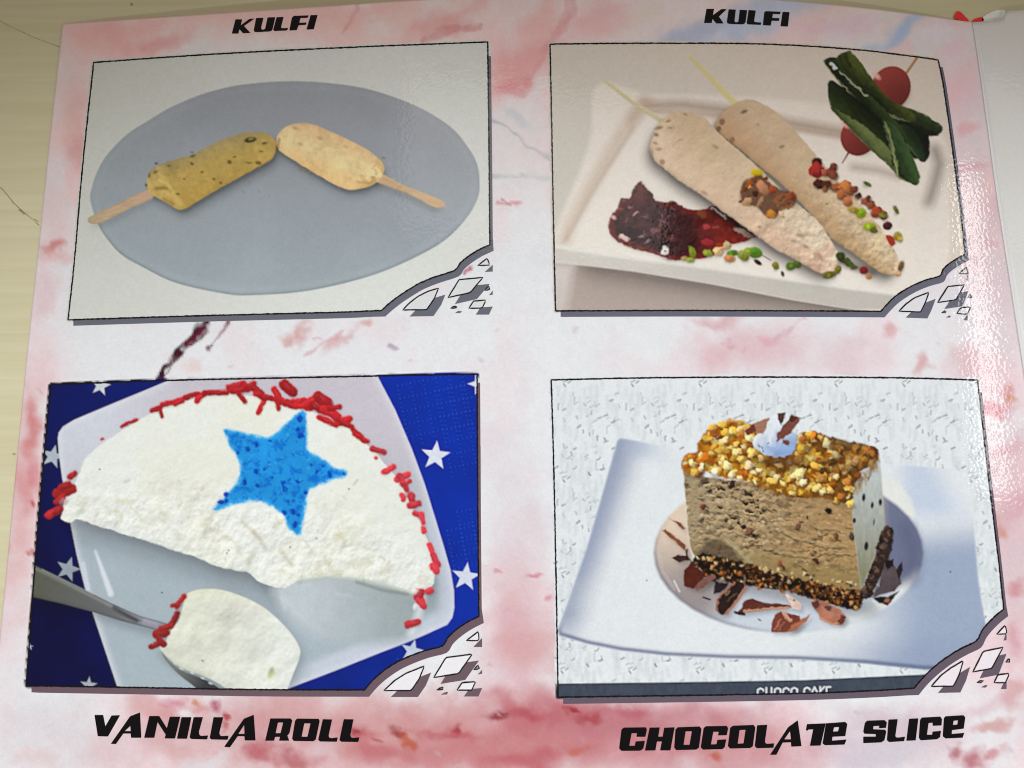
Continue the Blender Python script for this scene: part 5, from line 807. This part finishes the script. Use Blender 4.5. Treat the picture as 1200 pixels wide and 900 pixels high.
# ------------------------------------------------------------------ mesh helpers
def mesh_np(name, V, F, material, parent=None, ink_c=None, smooth=True, counts=None):
    me = bpy.data.meshes.new(name); V = np.asarray(V, np.float32); F = np.asarray(F, np.int32)
    k = F.shape[1]; me.vertices.add(len(V)); me.vertices.foreach_set('co', V.ravel())
    me.loops.add(F.size); me.loops.foreach_set('vertex_index', F.ravel())
    me.polygons.add(len(F)); me.polygons.foreach_set('loop_start', np.arange(0, F.size, k, dtype=np.int32)); me.polygons.foreach_set('loop_total', np.full(len(F), k, np.int32))
    me.polygons.foreach_set('use_smooth', np.full(len(F), smooth)); me.update(calc_edges=True)
    if ink_c is not None:
        at = me.color_attributes.new('ink', 'FLOAT_COLOR', 'POINT'); c = np.ones((len(V), 4), np.float32); c[:, :3] = ink_c; at.data.foreach_set('color', c.ravel())
    me.materials.append(material); o = bpy.data.objects.new(name, me); col.objects.link(o)
    if parent is not None: o.parent = parent
    return o
def empty(name, loc=(0, 0, 0), parent=None):
    o = bpy.data.objects.new(name, None); o.empty_display_size = .01; o.location = loc; col.objects.link(o)
    if parent is not None: o.parent = parent
    return o
def tag(o, label=None, cat=None, kind=None, group=None):
    for k, v in (('label', label), ('category', cat), ('kind', kind), ('group', group)):
        if v: o[k] = v
    return o
def sample(px, py):
    u = np.clip(np.asarray(px) - X0, 0, CW-1.001); v = np.clip(np.asarray(py) - Y0, 0, CH-1.001); j, i = u.astype(int), v.astype(int); fu, fv = (u-j)[..., None], (v-i)[..., None]
    return (A[i, j]*(1-fu) + A[i, j+1]*fu)*(1-fv) + (A[i+1, j]*(1-fu) + A[i+1, j+1]*fu)*fv
def quads(ni, nj):
    i, j = np.meshgrid(np.arange(ni-1), np.arange(nj-1), indexing='ij'); a = i*nj + j
    return np.stack([a, a+nj, a+nj+1, a+1], -1).reshape(-1, 4)
def submesh(name, V, F, keep, material, parent, C):
    Fk = F[keep]; used, inv = np.unique(Fk, return_inverse=True)
    return mesh_np(name, V[used], inv.reshape(Fk.shape), material, parent, C[used])
def sheet(name, px, py, zf, thick, material, parent=None, C=None, lift=0.0):
    """a grid sheet with real thickness: top face, skirt and underside"""
    ni, nj = px.shape; V = on(px, py, zf, lift).reshape(-1, 3); F = quads(ni, nj)
    rim = np.concatenate([np.arange(nj), np.arange(1, ni)*nj + nj-1, (ni-1)*nj + np.arange(nj-2, -1, -1), np.arange(ni-2, 0, -1)*nj])
    W = V[rim].copy(); W[:, 2] -= thick; n = len(V); m = len(rim); k = np.arange(m); k2 = (k+1) % m
    S = np.stack([rim[k], rim[k2], n+k2, n+k], -1)
    VV = np.concatenate([V, W]); CC = None if C is None else np.concatenate([C.reshape(-1, 3), C.reshape(-1, 3)[rim]])
    return mesh_np(name, VV, np.concatenate([F, S]), material, parent, CC)
def flat(name, loops, rgb, lift, parent, zf=z_page, material=None, at=None):
    """flat printed shape from outlines (first outer, then holes)"""
    tris = geometry.tessellate_polygon([[Vector((float(x), float(-y), 0)) for x, y in lp] for lp in loops])
    P = np.concatenate([np.asarray(lp, float) for lp in loops]); V = on(P[:, 0], P[:, 1], zf, lift); F = np.array([tuple(t) for t in tris])
    e1, e2 = V[F[:, 1]]-V[F[:, 0]], V[F[:, 2]]-V[F[:, 0]]; nz = e1[:, 0]*e2[:, 1]-e1[:, 1]*e2[:, 0]; F[nz < 0] = F[nz < 0][:, ::-1]; F = F[np.abs(nz) > 1e-14]
    cx, cy = P.mean(0) if at is None else at
    return mesh_np(name, V, F, material or M_PRINT, parent, None if material else np.tile(ink(rgb, np.clip(cx, 0, 1199), np.clip(cy, 0, 899)), (len(V), 1)), False)
def ribbon(name, pts, wd, rgb, lift, parent, closed=False, jit=0.0, seed=0, zf=z_page, material=None, step=2.2):
    """a printed line; jit gives the rough, slightly toothed edge of the borders"""
    P = np.asarray(pts, float); 
    if closed: P = np.concatenate([P, P[:1]])
    L = np.concatenate([[0], np.cumsum(np.hypot(*np.diff(P, axis=0).T))]); n = max(3, int(L[-1]/step)); s = np.linspace(0, L[-1], n)
    if n > 60: keep = np.unique(np.concatenate([s, L])); s = keep[np.concatenate([[True], np.diff(keep) > .05])]; n = len(s)
    Q = np.stack([np.interp(s, L, P[:, 0]), np.interp(s, L, P[:, 1])], -1); T = np.gradient(Q, axis=0); T /= np.hypot(T[:, 0], T[:, 1])[:, None] + 1e-9
    if closed: T[0] = T[-1] = (T[0]+T[-1])/np.hypot(*(T[0]+T[-1]))
    Nn = np.stack([-T[:, 1], T[:, 0]], -1); r = np.random.RandomState(seed); a = wd/2 + jit*r.uniform(-1, 1, n); b = wd/2 + jit*r.uniform(-1, 1, n)
    if closed: a[-1], b[-1] = a[0], b[0]
    R = np.concatenate([Q + Nn*a[:, None], Q - Nn*b[:, None]]); V = on(R[:, 0], R[:, 1], zf, lift); k = np.arange(n-1)
    F = np.stack([k, k+1, n+k+1, n+k], -1); e1, e2 = V[F[:, 1]]-V[F[:, 0]], V[F[:, 3]]-V[F[:, 0]]; fl = (e1[:, 0]*e2[:, 1]-e1[:, 1]*e2[:, 0]) < 0; F[fl] = F[fl][:, ::-1]
    cc = ink(rgb, np.clip(Q[:, 0], 0, 1199), np.clip(Q[:, 1], 0, 899)) if material is None else None
    return mesh_np(name, V, F, material or M_PRINT, parent, None if cc is None else np.concatenate([cc, cc])*0 + ink(rgb, 600, 600), False)

def strip(name, U, Lo, rgb, lift, parent):
    n = len(U); V = on(np.concatenate([U[:, 0], Lo[:, 0]]), np.concatenate([U[:, 1], Lo[:, 1]]), z_page, lift); k = np.arange(n-1)
    F = np.stack([k, k+1, n+k+1, n+k], -1); e1, e2 = V[F[:, 1]]-V[F[:, 0]], V[F[:, 3]]-V[F[:, 0]]; fl = (e1[:, 0]*e2[:, 1]-e1[:, 1]*e2[:, 0]) < 0; F[fl] = F[fl][:, ::-1]
    return mesh_np(name, V, F, M_PRINT, parent, np.tile(ink(rgb, 600, 600), (2*n, 1)), False)

# ------------------------------------------------------------------ the table
TW = .8; n = 9; gx, gy = np.meshgrid(np.linspace(-TW, TW, n), np.linspace(-TW, TW, n))
table = mesh_np('tabletop', np.stack([gx.ravel(), gy.ravel(), np.zeros(n*n)], -1), quads(n, n)[:, ::-1], table_mat()); tag(table, kind='structure')
M_SCR = plain('dark_scratch', tuple(ink((142, 126, 84), 20, 240))); z_tab = lambda x, y: 0*x
for k, (pts, wd, jt) in enumerate([([(-6, 214), (4, 223), (16, 238), (27, 248), (37, 256), (46, 264)], .9, .35), ([(22, 245.5), (29, 251)], 2.2, .5), ([(40, 257), (45, 260)], 1.5, .4), ([(-4, 22), (12, 31), (40, 44), (70, 55)], .5, .25), ([(15, 531.5), (18, 533)], 2.2, .5), ([(153, 4), (155.5, 6)], 2.6, .5)]):
    ribbon('scratch', pts, wd, None, .00006, table, False, jt, 50+k, z_tab, M_SCR)

# ------------------------------------------------------------------ the sheet lying on it
page = empty('menu_page', tuple(on_plane(600, 450)) + (0,)); tag(page, 'laminated dessert menu page with pink marbled print and four framed food pictures', 'menu page')
PINV = page.location.copy()
def child(o):                         # meshes are built in world space: keep them in place under their parent
    o.matrix_parent_inverse = o.parent.matrix_world.inverted() if o.parent else o.matrix_parent_inverse; return o
bpy.context.view_layer.update()
ni, nj = 520, 600
S, T = np.meshgrid(np.linspace(0, 1, nj), np.linspace(0, 1, ni))
PX = S*1200.0; PY = T*1000.0
for _ in range(12):
    PX = interp(LEFT, PY, 1)*(1-S) + interp(FOLD, PY, 1)*S; PY = interp(TOP_E, PX, 0)*(1-T) + 1020.0*T
CC = sample(PX, PY)
child(sheet('sheet', PX, PY, z_page, .0004, M_PRINT, page, CC))

WHAT = ['picture of two kulfi bars on sticks on a grey oval plate', 'picture of two white kulfis with nuts, jam and a leaf garnish', 'picture of an ice cream slice with a blue star', 'picture of a chocolate cake slice with nut topping']
SHARDS = [[[(472, 363.5), (480, 355), (490, 347.5), (502, 341.5), (514, 337.8), (509, 350), (500, 363)], [(525, 349), (538, 328), (566, 325.3), (551, 343)], [(560, 311.3), (571, 302.8), (574, 310.8)], [(568, 340.5), (572.5, 335), (574.3, 340)], [(549.5, 361.3), (555, 353), (569.5, 351.8), (565, 361.3)], [(528, 361.5), (532, 358.8), (536.5, 359.5), (534, 361.5)]],
 [[(1053.5, 364.8), (1062, 356), (1072, 349), (1088.5, 342.7), (1084, 355), (1078.7, 365.8)], [(1098.7, 354.7), (1110.7, 336), (1130, 334), (1120, 351.5)], [(1124, 320.5), (1132, 313.3), (1134.7, 321.3)], [(1133.9, 348.8), (1137.3, 344.8), (1138.7, 348.8)], [(1121.3, 367.5), (1126, 360.5), (1137.3, 360), (1133.3, 368.5)], [(1103.5, 366.7), (1107, 364.3), (1109.5, 364.8), (1108, 366.8)]],
 [[(450, 809.3), (462, 798), (476, 789), (497.3, 780.7), (491, 796), (481.7, 809.3)], [(508.3, 794), (522.7, 770.7), (553.3, 766.7), (537.3, 789.3)], [(546.7, 750.7), (560.7, 740), (561.3, 750.7)], [(555, 785), (560, 779.3), (562, 784)], [(535.7, 808.7), (541.7, 800), (557.3, 799), (552.7, 808.7)], [(511.7, 808.7), (516, 806), (520, 805.3), (519, 808.3)]],
 [[(1091.2, 804.5), (1102, 792), (1114, 783), (1128.8, 774.1), (1124, 790), (1117.3, 804)], [(1140, 787.5), (1152, 763.5), (1175.2, 758.7), (1162, 783.2)], [(1168, 743.2), (1178, 732.5), (1179.7, 742.7)], [(1178.7, 776), (1182.7, 770.7), (1183.5, 776)], [(1164.8, 800), (1169.3, 790.7), (1182.7, 789.3), (1178, 800)], [(1144.8, 800), (1149, 797.5), (1152.5, 797.6), (1150, 800.3)]]]
SHW = [(108, 110, 120), (108, 108, 122), (112, 92, 100), (104, 92, 104)]
SHF = [(226, 228, 228), (230, 228, 232), (240, 238, 240), (240, 232, 236)]
for i, p in enumerate(PAN):
    t, l, r, b = (edge(p[k]) for k in ('top', 'left', 'right', 'bot'))
    W = int(max(np.ptp(t[:, 0]), np.ptp(b[:, 0]))*1.08); H = int(max(np.ptp(l[:, 1]), np.ptp(r[:, 1]))*1.08)
    S, T = np.meshgrid(np.linspace(0, 1, W), np.linspace(0, 1, H)); PX = t[0, 0] + S*(t[-1, 0]-t[0, 0]); PY = t[0, 1] + T*(l[-1, 1]-t[0, 1])
    for _ in range(14):
        PX = interp(l, PY, 1)*(1-S) + interp(r, PY, 1)*S; PY = interp(t, PX, 0)*(1-T) + interp(b, PX, 0)*T
    V = on(PX, PY, z_page, .00010).reshape(-1, 3); C = sample(PX, PY).reshape(-1, 3); F = quads(H, W)
    cx, cy = PX.ravel()[F].mean(1), PY.ravel()[F].mean(1); inside = np.ones(len(F), bool)
    arc = edge(p['arc'], 3); near = (cx > arc[0][0]-6) & (cy > arc[-1][1]-6); far = np.concatenate([arc, [[arc[-1][0]+60, arc[-1][1]], [arc[-1][0]+60, arc[0][1]+60], [arc[0][0], arc[0][1]+60]]])
    inside[near] = seg_sdf(far, cx[near], cy[near]) > 0
    lab = LAB[np.clip(np.rint(cy).astype(int)-Y0, 0, CH-1), np.clip(np.rint(cx).astype(int)-X0, 0, CW-1)]
    own = [k for k in NAMES if NAMES[k][0] == i]
    pic = child(submesh('picture', V, F, inside & ~np.isin(lab, own), M_PRINT, page, C)); pic['label'] = WHAT[i]
    bpy.context.view_layer.update()
    for k in own:
        kp = inside & (lab == k)
        if kp.any():
            o = child(submesh(NAMES[k][1], V, F, kp, M_PRINT, pic, C))
            if NAMES[k][2]: o['label'] = NAMES[k][2]
    # printed drop shadow, border line and the broken corner
    dx, dy = (4, 7) if i < 2 else (5, 8)
    arc2 = edge(p['arc'], 3); kb = b[b[:, 0] < arc2[0][0]-2]; kr = r[r[:, 1] < arc2[-1][1]-1]
    U = np.concatenate([[[kb[0, 0]+6, kb[0, 1]-.2]], kb[kb[:, 0] > kb[0, 0]+7], arc2, kr[kr[:, 1] > kr[0, 1]+8][::-1]])
    n1, n2 = len(kb[kb[:, 0] > kb[0, 0]+7]) + 1, len(arc2); Lo = U + np.concatenate([np.tile([[0, dy]], (n1, 1)), np.tile([[dx+.5, dy]], (n2, 1)), np.tile([[3.6, 0]], (len(U)-n1-n2, 1))])
    child(strip('drop_shadow', U, Lo, SHW[i], .00005, page))
    child(ribbon('border_line', p['outline'], 1.7, (26, 22, 24), .00016, page, True, .30, 7+i))
    for s_ in SHARDS[i]:
        big = np.ptp(np.array(s_)[:, 0]) > 9
        sh = [(x+(8 if big else 5), y+(7.5 if big else 5.5)) for x, y in s_]; 
        if i < 3 or True:
            cpx = PAN[i]['outline'][:, 0].max() + 3.5; sh = [(min(x, cpx), y) for x, y in sh]
            a = np.array(sh); area2 = abs(np.sum(a[:, 0]*np.roll(a[:, 1], -1) - np.roll(a[:, 0], -1)*a[:, 1]))
            if area2 > 6: child(flat('shard_shadow', [sh], SHW[i], .00005, page, at=(600, 600)))
        q = child(flat('corner_shard', [s_], SHF[i] if big else (150, 146, 150), .00009, page, at=(600, 600)))
        bpy.context.view_layer.update(); child(ribbon('outline', s_, 1.5, (26, 22, 26), .00013, q, True, .15, 3, step=3))

# ------------------------------------------------------------------ lettering
def G(ox, oy, s, *loops): return [[(ox + a/s, oy + b/s) for a, b in lp] for lp in loops]
def rounded(lp, r=.55, n=2):
    """cut the corners a touch, as ink does"""
    P = np.array(lp, float); out = []
    for i in range(len(P)):
        a, b, c = P[i-1], P[i], P[(i+1) % len(P)]; la, lc = np.hypot(*(a-b)), np.hypot(*(c-b)); q = min(r, la*.35, lc*.35)
        out += [tuple(b + (a-b)/la*q), tuple(b*.5 + (b + (a-b)/la*q)*.25 + (b + (c-b)/lc*q)*.25), tuple(b + (c-b)/lc*q)]
    return out
v6 = (100, 820, 6.667); v7 = (270, 820, 6.667); c8 = (720, 835, 5.4545); t9 = (930, 830, 5.4545); k1 = (260, 10, 9.23); k2 = (810, 0, 9.23)
WORDS = [('KULFI', 'black KULFI heading above the grey plate picture', [
  G(*k1, [(148, 118), (220, 118), (205, 182), (300, 112), (355, 110), (240, 190), (310, 265), (230, 268), (190, 225), (180, 272), (108, 272)]),
  G(*k1, [(370, 105), (450, 100), (425, 212), (430, 226), (445, 230), (468, 220), (495, 97), (578, 95), (548, 230), (535, 244), (510, 250), (375, 257), (352, 252), (345, 238)]),
  G(*k1, [(592, 95), (668, 92), (640, 205), (650, 214), (718, 212), (706, 238), (570, 245), (556, 232)]),
  G(*k1, [(780, 80), (940, 75), (930, 100), (850, 105), (838, 155), (918, 152), (908, 178), (832, 182), (810, 235), (730, 238), (758, 100)]),
  G(*k1, [(960, 73), (1036, 71), (995, 225), (915, 229)])]),
 ('KULFI', 'black KULFI heading above the picture with the leaf garnish', [
  G(*k2, [(165, 97), (247, 97), (235, 165), (325, 100), (385, 100), (300, 180), (350, 255), (270, 255), (230, 205), (222, 250), (138, 250)]),
  G(*k2, [(405, 102), (482, 105), (468, 230), (478, 242), (500, 242), (510, 232), (525, 107), (605, 112), (588, 240), (575, 258), (555, 265), (410, 260), (392, 252), (385, 238)]),
  G(*k2, [(620, 110), (698, 115), (680, 230), (690, 240), (760, 245), (752, 270), (610, 265), (600, 250)]),
  G(*k2, [(805, 122), (968, 128), (960, 155), (885, 152), (875, 195), (955, 198), (948, 228), (870, 225), (860, 278), (775, 273), (790, 135)]),
  G(*k2, [(988, 130), (1063, 132), (1045, 288), (965, 285)])]),
 ('VANILLA', 'black word VANILLA of the caption under the blue star picture', [
  G(*v6, [(72, 120), (140, 120), (157, 208), (205, 124), (272, 122), (178, 287), (98, 285)]),
  G(*v6, [(428, 100), (438, 297), (358, 297), (355, 264), (298, 264), (240, 346), (200, 344), (350, 130)], [(352, 205), (308, 246), (355, 246)]),
  G(*v6, [(460, 297), (540, 297), (565, 175), (628, 272), (620, 302), (702, 303), (742, 134), (660, 134), (637, 222), (578, 128), (500, 128)]),
  G(*v6, [(752, 137), (830, 137), (795, 305), (716, 304)]),
  G(*v6, [(846, 137), (920, 137), (888, 252), (892, 276), (905, 284), (960, 280), (952, 310), (830, 307), (815, 295)]),
  G(*v6, [(1002, 137), (1078, 138), (1048, 258), (1052, 278), (1064, 285), (1120, 282), (1112, 313), (985, 310), (972, 298)]),
  G(*v7, [(183, 118), (197, 318), (112, 318), (110, 285), (58, 285), (-3, 372), (-48, 368), (105, 150)], [(108, 198), (62, 268), (110, 268)])]),
 ('ROLL', 'black word ROLL of the caption under the blue star picture', [
  G(*v7, [(312, 147), (470, 147), (484, 162), (462, 262), (445, 280), (460, 320), (380, 320), (388, 290), (350, 290), (342, 320), (272, 320)], [(372, 178), (412, 178), (392, 262), (354, 262)]),
  G(*v7, [(520, 148), (690, 150), (698, 168), (668, 310), (650, 324), (495, 322), (482, 305), (505, 165)], [(578, 185), (626, 185), (602, 290), (557, 290)]),
  G(*v7, [(722, 153), (795, 155), (768, 282), (772, 296), (786, 301), (840, 295), (832, 328), (700, 326), (686, 312)]),
  G(*v7, [(886, 153), (962, 154), (938, 275), (942, 293), (955, 299), (1008, 295), (1000, 330), (865, 328), (852, 314)])]),
 ('CHOCOLATE', 'black word CHOCOLATE of the caption under the cake picture', [
  G(*c8, [(60, 97), (200, 95), (208, 108), (198, 155), (140, 155), (145, 132), (110, 132), (95, 213), (130, 213), (136, 185), (195, 182), (185, 230), (165, 244), (45, 245), (30, 230), (45, 110)]),
  G(*c8, [(225, 97), (290, 96), (280, 155), (308, 155), (318, 98), (385, 95), (358, 242), (292, 242), (303, 185), (272, 185), (262, 242), (195, 243)]),
  G(*c8, [(405, 95), (545, 90), (557, 105), (540, 225), (522, 237), (395, 240), (382, 225), (390, 110)], [(455, 120), (495, 120), (480, 207), (442, 207)]),
  G(*c8, [(585, 88), (718, 86), (727, 100), (718, 145), (662, 146), (667, 123), (632, 123), (617, 205), (652, 203), (658, 175), (715, 172), (705, 222), (690, 234), (565, 237), (552, 222), (570, 100)]),
  G(*c8, [(758, 85), (890, 80), (901, 95), (885, 215), (868, 227), (740, 230), (725, 215), (740, 98)], [(800, 112), (838, 110), (825, 198), (788, 200)]),
  G(*c8, [(912, 82), (977, 79), (962, 186), (967, 198), (980, 201), (1020, 197), (1017, 225), (910, 228), (897, 215)]),
  G(*c8, [(1172, 50), (1196, 215), (1130, 218), (1128, 190), (1075, 192), (1035, 270), (995, 270), (1110, 95)], [(1122, 120), (1085, 172), (1128, 172)]),
  G(*t9, [(85, 102), (205, 97), (172, 238), (104, 240), (125, 135), (95, 136), (92, 142), (78, 142)]),
  G(*t9, [(206, 97), (330, 88), (343, 100), (330, 178), (248, 182), (245, 208), (338, 200), (325, 232), (200, 236), (185, 225)], [(258, 122), (290, 120), (284, 148), (252, 150)])]),
 ('SLICE', 'black word SLICE of the caption under the cake picture', [
  G(*t9, [(470, 80), (580, 76), (596, 90), (590, 125), (545, 128), (548, 112), (510, 114), (508, 135), (585, 138), (592, 150), (580, 205), (560, 218), (445, 223), (445, 182), (525, 182), (525, 165), (452, 163), (445, 150), (455, 95)]),
  G(*t9, [(606, 73), (665, 70), (650, 176), (655, 187), (668, 188), (712, 182), (706, 210), (610, 216), (596, 205)]),
  G(*t9, [(738, 68), (797, 65), (780, 205), (720, 208)]),
  G(*t9, [(820, 60), (938, 54), (948, 68), (945, 110), (888, 112), (888, 92), (862, 95), (852, 170), (885, 170), (888, 150), (942, 145), (935, 185), (915, 198), (812, 205), (800, 190), (808, 75)]),
  G(*t9, [(970, 52), (1085, 45), (1097, 58), (1087, 130), (1012, 140), (1010, 165), (1090, 158), (1080, 188), (970, 193), (953, 180), (960, 65)], [(1022, 80), (1050, 77), (1046, 105), (1018, 107)])])]
for wname, lbl, glyphs in WORDS:
    hd = empty('heading', (0, 0, 0), page); hd['label'] = lbl; bpy.context.view_layer.update(); child(hd); bpy.context.view_layer.update()
    for g in glyphs: child(flat('letter', [rounded(lp) for lp in g], (14, 10, 14), .00008, hd, at=(600, 600)))

# ------------------------------------------------------------------ the blank leaf across the fold and the sheet peeping out below
TOP_L = [(1139, 26), (1152, 25.2), (1166, 24), (1177, 22.5), (1179.5, 13), (1200, 11.5), (1260, 8), (1500, 0)]
S, T = np.meshgrid(np.concatenate([np.linspace(0, .14, 40), np.linspace(.145, 1, 60)]), np.linspace(0, 1, 160)); PX = 1150 + S*300; PY = T*1000.0
for _ in range(12):
    PX = interp(FOLD, PY, 1)*(1-S) + 1480.0*S; PY = interp(TOP_L, PX, 0)*(1-T) + 1020.0*T
leaf = sheet('facing_page', PX, PY, z_leaf, .0004, M_LEAF); tag(leaf, 'blank white laminated page across the fold at the right edge', 'page')
nf = 220; yy = np.linspace(27, 1015, nf); fx = interp(FOLD, yy, 1); S, _t = np.meshgrid(np.linspace(0, 1, 7), yy)
PX = fx[:, None] + .6 + S*(5.5 + .006*(yy[:, None]-27)); PY = np.repeat(yy[:, None], 7, 1)
def z_seal(x, y): t = np.clip(x - fold_x(y), 0, None); return z_leaf(x, y) + .00012 + .00025*np.exp(-((t-.0010)/.0009)**2)
o = sheet('sealed_edge', PX, PY, z_seal, .0001, M_SEAL, leaf); bpy.context.view_layer.update(); child(o); o['label'] = 'clear sealed film edge beside the fold'
under = empty('underlying_page', (0, 0, 0)); z_u = lambda x, y: 0*x + .0005; tag(under, 'red and grey page corner peeping out above the fold', 'page')
def bit(name, pts, m, n=5):
    P = spline(pts, n); o = flat(name, [P], None, .0, under, z_u, m); return child(o)
bit('red_patch', [(1118.5, 21.5), (1119.5, 16), (1122, 13), (1126, 14), (1131, 19), (1136, 24.5), (1130, 24.2)], M_RED, 2)
bit('red_patch', [(1140.5, 25.6), (1141, 22.6), (1146, 21), (1151.5, 20), (1152.3, 25.3)], M_RED, 2)
bit('grey_patch', [(1152, 25.3), (1151.8, 20), (1160, 15), (1168, 12), (1176, 11.5), (1178, 12.5), (1177.5, 22.8), (1166, 24.3)], M_GREY, 2)
